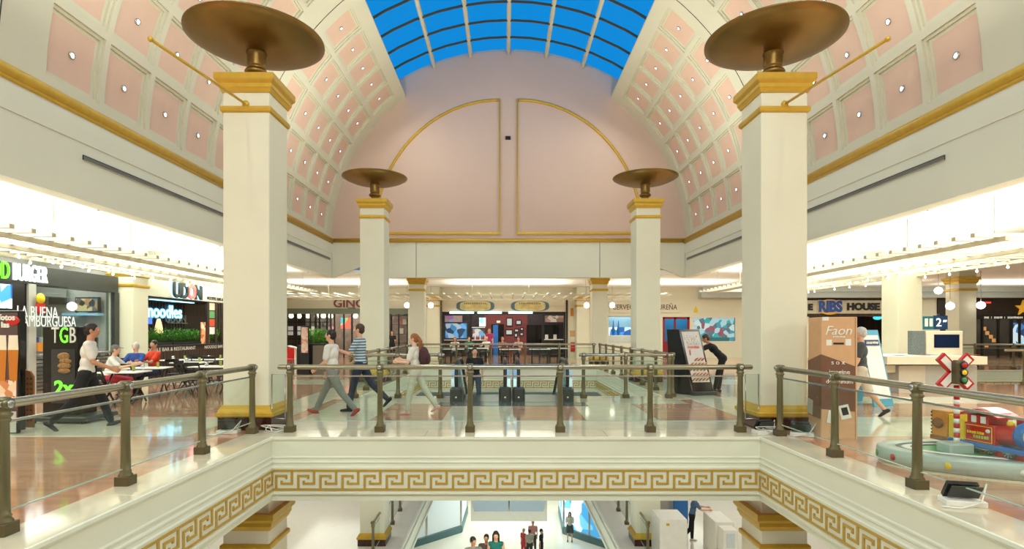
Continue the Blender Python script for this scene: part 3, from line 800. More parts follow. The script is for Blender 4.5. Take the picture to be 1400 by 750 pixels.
# ================================================================ RIGHT SIDE: promotion box, A-board, kiosk, carousel, signal
def spotlight(label, x, y, z, rot, m='whitep'):
    t = thing('floodlight', label, 'floodlight', (x, y, z), rot)
    MB().bbox(-.17, -.10, .0, .17, .10, .05, .01).build('base', M[m], t, False)
    MB().obox((-.02, -.0, .14), (.13, .022, .09), Matrix.Rotation(.6, 3, 'X')).build('housing', M['black'], t, False)
    MB().obox((0, -.052, .128), (.13, .006, .075), Matrix.Rotation(.6, 3, 'X')).build('lens', M['charcoal'], t, False)
    MB().tube([(.12, .05, .05), (.20, .0, .20), (.10, -.12, .05), (-.1, -.2, .01), (-.25, -.18, .01)], .009, 6).build('cable', M['whitep'], t, False)
    return t
# promotional cardboard column
bx0, bx1, by = X(1122.5, 8.75), X(1168, 8.75), 8.75
yb = 9.30
t = thing('promotion_box', 'tall tan and brown cardboard promotion box beside the near right column', 'display box', (bx0, by, 0), DEG(-10))
M['kraft'] = mat('kraft_tan', rgb(214,168,126), .6, var=.04); M['kraftb'] = mat('kraft_brown', rgb(120,82,62), .6, var=.05)
zt = Z(433, 8.75)
MB().bbox(bx0, by, 0, bx1, yb, zt, .012).build('box_body', M['kraft'], t)
zA, zB = Z(484, 8.75), Z(507, 8.75); zc = Z(556, 8.75)
MB().prism([(bx0, zc-.03), (bx1-.03, zc-.06), (bx1-.03, Z(500, 8.75)), (bx0, zA)], by-.006, by-.001, 'y').build('brown_field', M['kraftb'], t)
MB().prism([(by, .3), (yb, .3), (yb, Z(495, 8.75)), (by, zA)], bx0-.006, bx0-.001, 'x').build('brown_field', M['kraftb'], t)
MB().box(bx1-.035, by-.004, .0, bx1-.03, by, zt).build('edge_fold', M['kraftb'], t)
text('lettering', 'Faon', ((bx0+bx1)/2-.02, by-.004, Z(452, 8.75)), .2, M['whitep'], t, shear=.3)
marks('lettering', (bx0+bx1)/2-.09, (bx0+bx1)/2+.09, by-.002, Z(460, 8.75), .03, M['whitep'], t, 8)
text('lettering', 's o x', ((bx0+bx1)/2-.02, by-.009, Z(495, 8.75)), .10, M['whitep'], t)
text('lettering', 'imagine', ((bx0+bx1)/2-.0, by-.009, Z(508, 8.75)), .10, M['whitep'], t)
text('lettering', 'de    unum', ((bx0+bx1)/2, by-.009, Z(521, 8.75)), .09, M['whitep'], t)
for (pa, pb, pz0, pz1, mm) in ((1129,1136,464,472,'whitep'), (1138,1151,468,470.5,'black'), (1153,1160,463,472,'whitep'), (1124,1132,433,438,'whitep')):
    MB().box(X(pa, by), by-.006, Z(pz1, by), X(pb, by), by-.001, Z(pz0, by)).build('sticker', M[mm], t)
MB().obox((X(1152, by), by-.007, Z(562, by)), (.075, .004, .11), Matrix.Rotation(-.25, 3, 'Y')).build('photo_print', M['whitep'], t)
MB().obox((X(1152, by), by-.012, Z(561, by)), (.045, .002, .06), Matrix.Rotation(-.25, 3, 'Y')).build('photo_print', M['black'], t)
MB().obox((X(1134, by), by-.007, Z(569, by)), (.04, .004, .10), Matrix.Rotation(.15, 3, 'Y')).build('photo_print', M['whitep'], t)
MB().obox((bx0-.008, by+.45, Z(560, by)), (.004, .12, .12), Matrix.Rotation(.1, 3, 'X')).build('photo_print', M['grey'], t)
spotlight('floodlight with tangled cables at the foot of the near right column', 4.12, 9.22, .004, .2)
spotlight('white floodlight lying between right column and promotion box', 4.62, 8.98, .004, -.5)
spotlight('floodlight with cables at the foot of the near left column', -4.75, 9.20, .004, .1)
spotlight('small black floodlight on a white base on the right marble ledge', X(1312, 5.45), 5.42, .006, -.25)
for (nm, x0, y0, lb) in (('left', -4.15, 9.3, 'loose white cables beside the near left column plinth'), ('right', 4.05, 9.15, 'loose white cables beside the near right column plinth')):
    rnd = random.Random(5); pts = [(x0+rnd.uniform(-.12,.3), y0+rnd.uniform(-.1,.1)+.0, .012+rnd.uniform(0,.10)) for _ in range(14)]
    sm_ = []
    for i in range(len(pts)-3):
        for u in (0,.25,.5,.75):
            p = [Vector(q) for q in pts[i:i+4]]
            sm_.append(.5*((2*p[1])+(-p[0]+p[2])*u+(2*p[0]-5*p[1]+4*p[2]-p[3])*u*u+(-p[0]+3*p[1]-3*p[2]+p[3])*u**3))
    for q in sm_: q.z = max(q.z, .015)
    tag(MB().tube(sm_, .008, 5).build('cable_tangle', M['whitep']), lb, 'cable')

# blue A-board
def aboard(label, x, y, wd, h, m, mf, lean=.28, rotz=0., depth=.6):
    t = thing('sign_board', label, 'sign board', (x, y, 0), rotz)
    for s in (-1, 1):
        a = math.atan2(depth/2, h)
        b = MB().obox((0, s*depth/4, h/2), (wd/2, .014, h/2/math.cos(a)), Matrix.Rotation(s*a, 3, 'X')); b.build('board_panel', M[m] if isinstance(m, str) else m, t, False)
        if s < 0: MB().obox((0, s*depth/4-.018, h/2+.02), (wd/2-.05, .004, h/2*.86), Matrix.Rotation(s*a, 3, 'X')).build('board_face', mf, t, False)
    for s in (-1, 1): MB().bar((s*wd*.46, -depth*.30, h*.35), (s*wd*.46, depth*.30, h*.35), .015).build('stay', M['steel'], t, False)
    return t
yb_ = 12.6
ab = aboard('pale blue A-shaped sign board standing right of the promotion box', X(1196, yb_), yb_+.25, .62, Z(451, yb_), mat('pale_blue_board', rgb(90,168,200), .4), collage('faded_menu', [(.78,.83,.84,1),(.75,.8,.83,1),(.8,.8,.76,1),(.72,.78,.82,1)], 5), rotz=.35, depth=.75)
MB().obox((0, -.105, 1.42), (.22, .006, .065), Matrix.Rotation(-.24, 3, 'X')).build('title_patch', mat('navy_patch', rgb(50,70,110), .5), ab, False)
marks('lettering', -.19, .19, -.118, 1.42, .06, M['whitep'], ab, 8, world=False)

# information kiosk
ky = 14.7
t = thing('information_kiosk', 'cream information kiosk with a wide counter and monitor, beside the plain right column', 'kiosk', (X(1282, ky), ky+.9, 0))
kx0, kx1 = X(1229, 15.1), X(1337, 15.1)
MB().bbox(kx0, 15.1, 0, kx1, 16.4, Z(499, 15.1), .03).build('kiosk_body', M['grey'], t)
MB().box(kx0-.004, 15.095, .0, kx0+.9*.79, 15.1, Z(499, 15.1)-.02).build('body_panel', mat('kiosk_side', rgb(214,206,190), .5), t)
ca, cb = X(1213, ky), X(1350, ky); z1, z0 = Z(487, ky), Z(499, ky)
MB().add([(ca, ky, z0+.02),(cb, ky, z0+.02),(cb-.15, 16.6, z0+.02),(ca+.15, 16.6, z0+.02),(ca, ky, z1),(cb, ky, z1),(cb-.15, 16.6, z1+.0),(ca+.15, 16.6, z1)],
         [(3,2,1,0),(4,5,6,7),(0,1,5,4),(1,2,6,5),(2,3,7,6),(3,0,4,7)]).build('counter_top', M['offwhite'], t)
my = 15.7
MB().bbox(X(1267, my), my, z1, X(1317, my), my+.35, Z(452, my), .02).build('monitor_housing', M['offwhite'], t)
MB().box(X(1277, my), my-.02, Z(475, my), X(1311, my), my, Z(457, my)).build('monitor', mat('dark_blue_screen', rgb(18,34,66), .1), t)
MB().box(X(1248, my), my+.02, z1, X(1265, my), my+.2, Z(452, my)).build('code_panel', mat('grey_speckled', rgb(110,120,122), .5, var=.5, scale=60), t)
MB().box(X(1265, my), my+.06, Z(450, my), X(1279, my), my+.1, Z(432, my)).build('floor_guide_sign', mat('teal_sign', rgb(24,110,130), .3), t)
MB().box(X(1279.3, my), my+.06, Z(450, my), X(1298, my), my+.1, Z(431, my)).build('level_sign', mat('navy_sign', rgb(30,62,100), .3), t)
text('numeral', '2', (X(1285.5, my), my+.052, Z(441, my)), .33, M['wlet'], t, ext=.004)
text('numeral', 'as', (X(1293.5, my), my+.052, Z(438, my)), .13, M['wlet'], t, ext=.004, shear=.3)
for a in (1268.5, 1275): MB().box(X(a-2.2, my), my+.05, Z(446, my), X(a+2.2, my), my+.058, Z(435, my)).build('sign_pictogram', M['whitep'], t)
for i, (pa, pb, mm) in enumerate(((1228,1237,'blue'), (1262,1272,'red'), (1274,1283,'blue'), (1325,1340,'red'))):
    y = ky+.5+.1*i
    tag(MB().box(X(pa, y), y, z1+.001, X(pb, y), y+.28, z1+.012).build('leaflet_stack', M[mm]), '%s leaflets on the kiosk counter, %s' % (('blue','pink red','teal','pink red')[i], ('at its left end','in the middle left of the monitor','just left of the monitor base','at its right end')[i]), 'leaflets')
MB().box(kx0-.35, 15.2, .55, kx0-.02, 15.5, .75).build('side_shelf', M['offwhite'], t)

# carousel platform with green island
cxc, cyc, ra_, rb_, rot = 5.95, 6.75, 1.38, .74, DEG(-18)
def oval(k, z, n=48, e=0.): return [(cxc+(ra_*k+e)*math.cos(a)*math.cos(rot)-(rb_*k+e)*math.sin(a)*math.sin(rot), cyc+(ra_*k+e)*math.cos(a)*math.sin(rot)+(rb_*k+e)*math.sin(a)*math.cos(rot), z) for a in [2*PI*i/n for i in range(n)]]
def ovring(prof, n=48):
    b = MB(); vs = []; fs = []
    for (e, z) in prof: vs += oval(1, z, n, e)
    for k in range(len(prof)-1):
        for i in range(n): j = (i+1)%n; fs.append((k*n+i, k*n+j, (k+1)*n+j, (k+1)*n+i))
    b.smooth = True; b.add(vs, fs); return b
t = thing('carousel_ride', 'oval grey kiddie train ride platform with green centre on the right floor', 'carousel', (cxc, cyc, 0))
plat = mat('platform_grey', rgb(176,190,184), .3)
MB().add(oval(.985, 0)+oval(.985, .03), [tuple(range(47,-1,-1)), tuple(range(48,96))]+[(i,(i+1)%48,48+(i+1)%48,48+i) for i in range(48)]).build('base_skirt', M['offwhite'], t)
ovring([(-.02,.03),(.0,.04),(.0,.20),(-.02,.215),(-.20,.22),(-.20,.20),(-.20,.10)]).build('platform_rim', plat, t)
ovring([(-.20,.20),(-.20,.214),(-.26,.214),(-.26,.20)]).build('track_groove', M['black'], t)
ovring([(-.26,.10),(-.26,.212),(-.30,.217),(-.36,.217)]).build('inner_kerb', M['whitep'], t)
MB().add(oval(1,.205,48,-.34), [tuple(range(48))]).build('green_deck', M['green'], t)
for a, mm in ((200,'red'), (232,'yellow'), (262,'whitep'), (285,'orange'), (178,'green')):
    aa = DEG(a); p = oval(1, .12, 360, .0)[int(a) % 360]; c_ = Vector((cxc, cyc, .12)); n_ = (Vector(p)-c_).normalized()
    MB().lathe([(.0,.012),(.04,.01),(.042,-.01),(0,-.012)], (0,0,0), 12, 'y').build('edge_lamp', M[mm], t, False).matrix_local = Matrix.Translation(Vector(p)-Vector((cxc, cyc, 0)))@n_.to_track_quat('Y','Z').to_matrix().to_4x4()
# railway crossing signal
sx, sy = X(1308, 6.85), 6.85
t = thing('crossing_signal', 'toy railway crossing signal on a red and white striped pole', 'signal', (sx, sy, .20))
MB().bbox(sx-.17, sy-.12, .20, sx+.13, sy+.12, .32, .02).build('signal_base', plat, t)
zt = Z(520, 6.85); n = 12; z0p = .32
for i in range(n):
    za = z0p+(1.02-z0p)*i/n; zb_ = z0p+(1.02-z0p)*(i+1)/n
    MB().lathe([(.032,za),(.032,zb_)], (sx,sy,0), 12).build('pole_band', M['red'] if i % 2 else M['whitep'], t)
zc = Z(508, 6.85)
for s in (-1, 1):
    m = Matrix.Rotation(s*.80, 3, 'Y')
    MB().obox((sx, sy+.03, zc), (.265, .02, .062), m).build('cross_arm', M['red'], t)
    MB().obox((sx, sy+.008, zc), (.235, .006, .04), m).build('arm_face', M['whitep'], t)
MB().bbox(sx-.065, sy-.10, zc-.145, sx+.065, sy+.03, zc+.145, .03).build('signal_head', M['olived'], t)
for dz, mm in ((.09,'red'), (0,'yellow'), (-.09,'green')):
    MB().lathe([(.047,sy-.10),(.047,sy-.115),(.036,sy-.12)], (sx,0,zc+dz), 14, 'y').build('lamp_ring', M['black'], t)
    MB().ell((sx, sy-.112, zc+dz), (.034,.02,.034)).build('lamp_lens', M[mm], t)

# toy locomotive with cab, boiler and tender
t = thing('toy_train', 'red blue and yellow toy locomotive with tender on the ride platform', 'toy train', (5.66, 6.92, .215), DEG(-80))
t.scale = (.86, .85, .74)
def tb(name, x0, y0, z0, x1, y1, z1, m, b=.012, parent=None): return MB().bbox(x0, y0, z0, x1, y1, z1, b).build(name, M[m], parent or t, False)
tb('tender_body', -.52, -.16, .14, -.26, .16, .60, 'orange'); tb('tender_floor', -.54, -.17, .08, -.24, .17, .16, 'wood')
for i in range(7): tb('tender_stripe', -.525, -.165+.0, .18+.06*i, -.50, -.155, .205+.06*i, 'black', .003)
MB().lathe([(.085,-.165),(.09,-.175),(.05,-.18)], (-.40,0,.38), 16, 'y').build('tender_emblem', M['wood'], t, False)
tb('seat_box', -.25, -.16, .12, -.0, .16, .34, 'yellow'); tb('seat_back', -.25, -.16, .34, -.20, .16, .56, 'yellow'); tb('side_panel', -.22, -.165, .12, .0, -.145, .52, 'yellow', .005)
cab = tb('cab', .0, -.17, .14, .42, .17, .48, 'red')
tb('name_panel', .03, -.18, .20, .39, -.17, .44, 'red', .003); 
for a in ((.02,.19,.40,.20),(.02,.44,.40,.45)): tb('panel_line', a[0], -.184, a[1], a[2], -.178, a[3], 'yellow', .001)
for xx in (.02, .39): tb('panel_line', xx, -.184, .19, xx+.01, -.178, .45, 'yellow', .001)
marks('lettering', .06, .30, -.186, .33, .05, M['yellow'], t, 7, world=False)
marks('lettering', .15, .37, -.186, .27, .055, mat('lime_print', rgb(170,190,80), .4), t, 6, world=False, seed=3)
MB().lathe([(.033,-.186),(.03,-.19)], (.345,0,.38), 14, 'y').build('number_disc', M['whitep'], t, False)
for xx in (.04, .17, .30): tb('cab_pillar', xx, -.165, .48, xx+.04, .165, .62, 'red', .004)
for xx in (.09, .22): tb('cab_window', xx, -.158, .49, xx+.075, -.150, .60, 'glassw' if 'glassw' in M else 'whitep', .002)
b = MB(); n = 10
pts = [(-.04+.52*i/n, .62+.10*math.sin(PI*i/n)) for i in range(n+1)]; pts += [(x, z-.035) for x, z in pts[::-1]]
b.prism(pts, -.20, .20, 'y'); b.build('cab_roof', M['red'], t, False)
pts = [(.02+.38*i/n, .665+.075*math.sin(PI*(i+.8)/(n+1.6))) for i in range(n+1)]; pts += [(x, z-.02) for x, z in pts[::-1]]
MB().prism(pts, -.15, .15, 'y').build('roof_panel', M['whitep'], t, False)
MB().lathe([(.155,.38),(.16,.42),(.16,.66),(.17,.68),(.17,.70)], (0,0,.34), 20, 'x').build('boiler', M['red'], t, False)
MB().lathe([(.185,.66),(.20,.68),(.20,.76),(.175,.78)], (0,0,.38), 24, 'x').build('boiler_band', M['blue'], t, False)
MB().lathe([(.175,.76),(.17,.80),(.12,.84),(.0,.85)], (0,0,.38), 24, 'x').build('boiler_front', M['offwhite'], t, False)
tb('running_board', -.24, -.19, .10, .95, .19, .17, 'blue'); tb('buffer_beam', .92, -.2, .02, .99, .2, .17, 'blue')
for s in (-1, 1): MB().lathe([(.04,.99),(.05,1.0),(.05,1.03),(.03,1.04)], (0,s*.13,.10), 12, 'x').build('buffer', M['red'], t, False)
tb('chassis', -.2, -.14, .0, .9, .14, .10, 'red')
for xx in (.0, .17, .34, .6):
    wh = MB().lathe([(.075,-.165),(.085,-.16),(.085,-.145),(.03,-.14)], (xx,0,.085), 16, 'y').build('wheel', M['charcoal'], t, False)
    for k in range(4):
        a = PI*k/4; MB().bar((xx-.07*math.cos(a), -.172, .085-.07*math.sin(a)), (xx+.07*math.cos(a), -.172, .085+.07*math.sin(a)), .008).build('spoke', M['steel'], wh, False)
MB().bar((.0, -.18, .085), (.34, -.18, .075), .016).build('coupling_rod', M['steel'], t, False)
MB().lathe([(.04,.50),(.04,.60),(.06,.66),(.055,.66)], (.62,0,0), 14).build('chimney', M['red'], t, False)
MB().ell((.50,0,.52), (.05,.05,.05)).build('steam_dome', M['yellow'], t, False)

# ================================================================ LEFT SIDE: burger stand
wx = -12.62
def side_text(name, s, px, py, size, m, parent, xx=wx, **k):
    d = abs(xx-CAMX)*F/(VX-px); p = V(px, py, d); return text(name, s, (xx+.05, p.y, p.z), size, m, parent, rot=(PI/2,0,PI/2), **k)
def SY(px, xx=wx): return abs(xx-CAMX)*F/(VX-px)
t = thing('burger_stand', 'dark burger stand front with green and white lit lettering at the left edge', 'shop front', (wx, 14, 0))
y0, y1 = 8.5, 17.9
MB().bbox(wx-.5, y0, 2.92, wx, y1, 3.42, .01).build('fascia', M['charcoal'], t)
text('lit_letters', 'THE GOOD', (wx+.02, SY(12)-.0, 3.17), .62, M['glet'], t, rot=(PI/2,0,PI/2), sx=.52, ext=.03, align='RIGHT')
text('lit_letters', 'BURGER', (wx+.02, SY(16), 3.17), .62, M['wlet'], t, rot=(PI/2,0,PI/2), sx=.46, ext=.03, align='LEFT')
MB().box(wx-.12, y0, 0, wx-.04, 14.7, 2.92).build('dark_panel', M['blackg'], t)
MB().bbox(wx-.15, SY(38.5), 0, wx+.02, SY(49), 2.92, .01).build('front_post', M['grey'], t)
MB().bbox(wx-.15, 17.75, 0, wx+.0, 17.95, 2.92, .01).build('front_post', M['charcoal'], t)
MB().box(wx-.06, SY(49), 1.15, wx-.045, 17.8, 2.92).build('shop_glass', M['shopglass'], t)
MB().box(wx-.10, SY(49), .0, wx, 17.8, .9).build('counter_front', M['steel'], t)
for k in range(9): MB().box(wx-.0, SY(49), .1+.1*k, wx+.012, 17.8, .13+.1*k).build('counter_slat', M['charcoal'], t)
MB().bbox(wx-.4, SY(49), 1.0, wx+.1, 17.8, 1.06, .01).build('counter_top', M['steel'], t)
MB().box(wx+.0, 13.0, 2.25, wx+.05, SY(14), 2.85).build('menu_screen', M['screen'], t)
def lt(s, px, py, size, xx=-12.5, al='LEFT'): side_text('white_lettering', s, px, py, size, mat('white_print', rgb(225,235,235), .4, emis=0.15), t, xx, ext=.005, align=al, sx=.66)
lt('LA BUENA', 20, 426, .42); lt('HAMBURGUESA', 18, 439, .42)
# inside the stand
struct('wall_burger_inner', MB().box(-15.4, 8, 0, -15.2, 18, 4.4), M['grey'])
struct('wall_burger_side', MB().box(-15.4, 18.0, 0, -13.1, 18.1, 4.4), M['grey'])
t2 = thing('menu_board', 'collage menu board with food pictures on the inner wall of the burger stand', 'menu board', (X(120,17.85), 17.85, 2.5))
MB().bbox(X(104,17.85), 17.8, Z(427,17.85), X(137,17.85), 17.9, Z(406,17.85), .01).build('frame', M['black'], t2)
MB().box(X(106,17.85), 17.785, Z(425,17.85), X(135,17.85), 17.8, Z(408,17.85)).build('board', collage('menu_mix', [(.02,.02,.02,1),(.35,.2,.1,1),(.1,.1,.1,1),(.5,.4,.2,1),(.05,.2,.3,1)], 6, .4), t2)
tag(MB().bbox(X(66,17.8), 17.8, Z(416,17.8), X(88,17.8), 17.9, Z(392,17.8), .01).build('dark_picture', mat('dark_photo', rgb(60,58,56), .4, var=.6, scale=5)), 'dark picture left of the collage board inside the burger stand', 'picture')
tag(MB().box(X(88,17.7), 17.6, Z(431,17.7), X(137,17.7), 17.85, Z(428,17.7)).build('steel_shelf', mat('blue_shelf', rgb(140,190,215), .3, emis=.3)), 'bluish lit shelf under the collage board inside the burger stand', 'shelf')
tag(MB().ell((-13.1, 16.6, 2.42), .13).build('lamp_reflection', M['bulb']), 'white glowing ball for a lamp reflection in the burger stand window', 'lamp')  # glowing ball stands in for lamps reflected in the glass
for k_, (pa, pb, mm) in enumerate(((52,60,'blue'), (60,66,'whitep'), (110,122,'black'), (123,132,'steel'))):
    tag(MB().bbox(X(pa,17.4), 17.2, 1.06, X(pb,17.4), 17.5, 1.5, .02).build('kitchen_box', M[mm]), '%s box on the back counter of the burger stand' % ('blue','white','black','steel')[k_], 'box', 'boxes on the back counter of the burger stand')
MB().box(-15.15, 17.1, 0, -13.2, 17.9, 1.06).build('back_counter', M['steel'], t)
area('kitchen_light', (-14, 15.5, 3.9), 1.6, 3.0, 70)
def blk(name, label, cat, x0, y0, z0, x1, y1, z1, m, b=.02, group=None):
    return tag(MB().bbox(x0, y0, z0, x1, y1, z1, b).build(name, M[m] if isinstance(m, str) else m), label, cat, group)
blk('extractor_hood', 'steel extractor hood inside the burger stand', 'hood', -15.1, 14.8, 2.75, -14.2, 17.8, 3.1, 'steel')
tg = thing('price_sign', 'small red and yellow price sign hung in the burger window', 'sign', (-12.5, SY(54,-12.5), 2.3))
MB().box(-12.52, SY(50,-12.5), 2.15, -12.50, SY(62,-12.5), 2.42).build('red_card', M['red'], tg); MB().lathe([(.14,-12.52),(.14,-12.50)], (0,SY(56,-12.5),2.55), 14, 'x').build('yellow_disc', M['yellow'], tg)
tag(MB().box(-12.5, SY(50,-12.5), 1.15, -12.46, SY(57,-12.5), 1.38).build('till_card', M['orange']), 'orange card standing at the burger counter', 'sign')
# black totem
yt = 10.3; t = thing('menu_totem', 'black rolling menu totem with green and white initials behind the walking waiter', 'sign totem', (X(82, yt), yt, 0))
x0, x1 = X(58, yt), X(106, yt); zt = Z(446, yt)
MB().bbox(x0, yt, .12, x1, yt+.5, zt, .012).build('totem_body', M['blackg'], t)
MB().box(x0+.17, yt-.012, .35, x1-.04, yt, Z(477, yt)).build('poster', mat('poster_dark', rgb(58,60,62), .3), t)
MB().bbox(x0-.05, yt-.25, .05, x1+.35, yt+.6, .13, .02).build('trolley_base', M['charcoal'], t)
for xx in (x0, x1+.25):
    for yy in (yt-.18, yt+.5): MB().lathe([(.03,-.02),(.04,-.015),(.04,.015),(.03,.02)], (xx,yy,.041), 12, 'y').build('castor', M['black'], t)
for ch, dx, mm in (('T', -.16, 'whitep'), ('G', .0, 'glet'), ('B', .16, 'whitep')): text('initial', ch, (X(88, yt)+dx, yt-.01, Z(459, yt)), .42, M[mm], t, sx=.55)
text('lettering', '2x', (X(88, yt), yt-.02, Z(530, yt)), .34, M['glet'], t, fat=.01)
bb = MB()
for (dx, dz, r, q) in ((0,.0,.13,(1,.5)), (.02,.09,.12,(1,.4)), (-.01,.18,.12,(1,.6)), (.0,-.09,.12,(1,.4))): bb.ell((X(89, yt)+dx, yt-.02, Z(500, yt)+dz), (r, .02, r*q[1]))
bb.build('burger_picture', mat('burger_print', rgb(160,120,72), .5, var=.5, scale=30), t)
# big poster stand at the left edge
yp = 9.1; t = thing('poster_stand', 'tall dark poster stand with a beer and snack picture at the left edge', 'poster stand', (X(10, yp), yp, 0))
x0, x1 = X(-32, yp), X(27, yp)
MB().bbox(x0, yp, .06, x1, yp+.12, Z(424, yp), .012).build('stand_frame', M['blackg'], t)
MB().box(x0+.04, yp-.006, .18, x1-.03, yp, Z(427, yp)).build('poster', mat('poster_maroon', rgb(84,66,66), .4), t)
text('lettering', 'fotos', (X(22, yp), yp-.012, Z(434, yp)), .13, M['whitep'], t, align='RIGHT', fat=.004); text('lettering', 'las', (X(14, yp), yp-.012, Z(444, yp)), .13, M['whitep'], t, align='RIGHT', fat=.004)
MB().ell((X(18, yp), yp-.01, Z(438, yp)), (.12,.008,.08)).build('red_patch', M['red'], t)
bb = MB()
for px in (3, 19): bb.prism([(X(px-7, yp), Z(478, yp)), (X(px+7, yp), Z(478, yp)), (X(px+6, yp), Z(458, yp)), (X(px-6, yp), Z(458, yp))], yp-.016, yp-.007, 'y')
bb.build('foam', M['offwhite'], t)
bb = MB()
for px in (3, 19): bb.prism([(X(px-5, yp), Z(520, yp)), (X(px+5, yp), Z(520, yp)), (X(px+7, yp), Z(478, yp)), (X(px-7, yp), Z(478, yp))], yp-.016, yp-.007, 'y')
bb.build('beer_glass_picture', mat('beer_amber', rgb(190,116,40), .3), t)
MB().box(x0+.05, yp-.012, Z(545, yp), x1-.05, yp-.006, Z(519, yp)).build('snack_picture', collage('snack', [(.5,.1,.05,1),(.8,.7,.6,1),(.6,.25,.1,1),(.9,.6,.4,1)], 9), t)
MB().box(x0+.05, yp-.012, Z(592, yp)+.02, x1-.05, yp-.006, Z(562, yp)).build('price_area', M['grey'], t)
for xx in (x0+.08, x1-.08): MB().lathe([(.03,-.02),(.035,0),(.03,.02)], (xx,yp+.06,.035), 10, 'y').build('castor', M['black'], t)
# perforated brown cabinet
yc = 9.55; t = thing('wooden_screen', 'brown perforated wooden panel behind the poster stand', 'screen', (X(37, yc), yc, 0)); x0, x1 = X(24, yc), X(45, yc); z1 = Z(505, yc)
n = 5
pp = [(x0,.03),(x1,.03),(x1,z1-.12),(x1-.06,z1-.03),(x1-.14,z1),(x0,z1)]
MB().prism(pp, yc, yc+.04, 'y').build('panel', M['wood'], t)
o0 = None
for i in range(4):
    for j in range(9):
        xx = x0+.05+i*.06; zz = .15+j*.09
        if o0 is None: o0 = MB().lathe([(.017,-.004),(.017,.0)], (xx,yc,zz), 8, 'y').build('hole', M['black'], t); bx_, bz_ = xx, zz
        else: dup(o0, loc=(xx-bx_, 0, zz-bz_))

# ================================================================ noodle bar
t = thing('noodle_bar', 'noodle bar front with dark slatted wall and neon sign in the left aisle', 'shop front', (wx, 20, 0))
MB().bbox(wx-.5, 18.8, 2.92, wx+.0, 27.2, 3.75, .01).build('fascia', M['fascia'], t)
for i, (ch, mm) in enumerate((('U','charcoal'), ('D','charcoal'), ('O','neonred'), ('N','charcoal'))):
    if mm == 'neonred': M['neonred'] = mat('red_lit', (1,.15,.12,1), emis=.9)
    d0 = SY(234); d1 = SY(273); text('sign_letter', ch, (wx+.06, d0+(d1-d0)*(i+.5)/4, Z(399, SY(253))), .78, M[mm], t, rot=(PI/2,0,PI/2), sx=.95, ext=.06, fat=.02)
    text('letter_edge', ch, (wx+.02, d0+(d1-d0)*(i+.5)/4-.03, Z(398.5, SY(253))), .82, M['neon'], t, rot=(PI/2,0,PI/2), sx=.95, ext=.01, fat=.03)
text('small_lettering', 'NOODLE BAR & RESTAURANT', (wx+.01, SY(283), 3.06), .18, M['black'], t, rot=(PI/2,0,PI/2), align='LEFT')
MB().box(wx-1.5, 18.8, 2.86, wx-.1, 24.3, 2.92).build('soffit', M['black'], t)
MB().box(wx-.55, 20.3, 2.83, wx-.40, 23.0, 2.86).build('cove_light', M['neon'], t)
# recessed slatted wall
sw = wx-1.5
struct('wall_noodle_inner', MB().box(sw-.2, 18.8, 0, sw, 27.2, 4.2), M['dwood'])
o0 = None
for i in range(27):
    y = 18.9+.2*i
    if o0 is None: o0 = MB().box(sw, y, 1.6, sw+.04, y+.15, 2.86).build('wall_slat', M['dwood'], t)
    else: dup(o0, loc=(0, .2*i, 0))
nx = sw+.10
def nt(nm, s, px, py, size, m, ext=.02, **k):
    d = SY(px, nx); text(nm, s, (nx, d, Z(py, d)), size, m, t, rot=(PI/2,0,PI/2), ext=ext, **k)
nt('neon_halo', 'noodles', 226, 426.5, .72, M['neonb'], .004, fat=.05)
nt('neon_sign', 'noodles', 226, 426.5, .72, M['neon'], .03, fat=.012)
nt('small_sign', 'UDON', 240.5, 436, .48, M['grey'], .03)
MB().box(nx-.02, SY(229, nx), Z(441.5, 22.8), nx+.02, SY(256, nx), Z(440.5, 22.8)).build('sign_shelf', M['grey'], t)
# counter with planters
MB().bbox(wx-.45, 18.8, 0, wx, 27.0, 1.10, .01).build('counter_front', M['dwood'], t)
o0 = None
for i in range(41):
    if o0 is None: o0 = MB().box(wx, 18.85, .05, wx+.015, 19.02, .92).build('counter_board', M['dwood'], t)
    else: dup(o0, loc=(0, .2*i, 0))
MB().bbox(wx-.5, 18.8, 1.10, wx+.06, 27.0, 1.16, .01).build('counter_top', M['black'], t)
for y in (19.1, 23.0): text('counter_lettering', 'NOODLE BAR & RESTAURANT', (wx+.02, y, 1.01), .19, mat('cream_print', rgb(225,220,205), .5, emis=.2), t, rot=(PI/2,0,PI/2), align='LEFT', sx=1.25, ext=.003)
def foliage(label, c, sx_, sy_, h, n, m, mp='black', name='potted_plant', seed=1, group=None, potn=.10):
    rnd = random.Random(seed); t = thing(name, label, 'plant', c, 0, group)
    MB().bbox(c[0]-sx_/2, c[1]-sy_/2, c[2], c[0]+sx_/2, c[1]+sy_/2, c[2]+potn, .005).build('planter', M[mp], t)
    b = MB(); st = MB()
    for i in range(n):
        a = rnd.uniform(0, 2*PI); x = c[0]+rnd.uniform(-.45,.45)*sx_; y = c[1]+rnd.uniform(-.47,.47)*sy_; z = c[2]+potn
        hh = h*rnd.uniform(.5, 1); lx, ly = math.cos(a)*h*.25*rnd.random(), math.sin(a)*h*.4*rnd.random()
        st.tube([(x,y,z-.02),(x+lx*.4,y+ly*.4,z+hh*.6),(x+lx,y+ly,z+hh)], .004, 3)
        for k in range(7):
            u = .25+.75*k/6; p = Vector((x+lx*u, y+ly*u, z+hh*u)); an = rnd.uniform(0, 2*PI); L = rnd.uniform(.07,.13)
            d = Vector((math.cos(an)*.8, math.sin(an)*.8, rnd.uniform(-.2,.7))).normalized(); sd = d.cross(Vector((0,0,1))).normalized()*L*.22
            b.add([p, p+d*L*.5+sd, p+d*L, p+d*L*.5-sd], [(0,1,2,3)])
    st.build('stems', M['leaf'], t); tag(b.build('leaves', M[m], t), kind='stuff'); return t
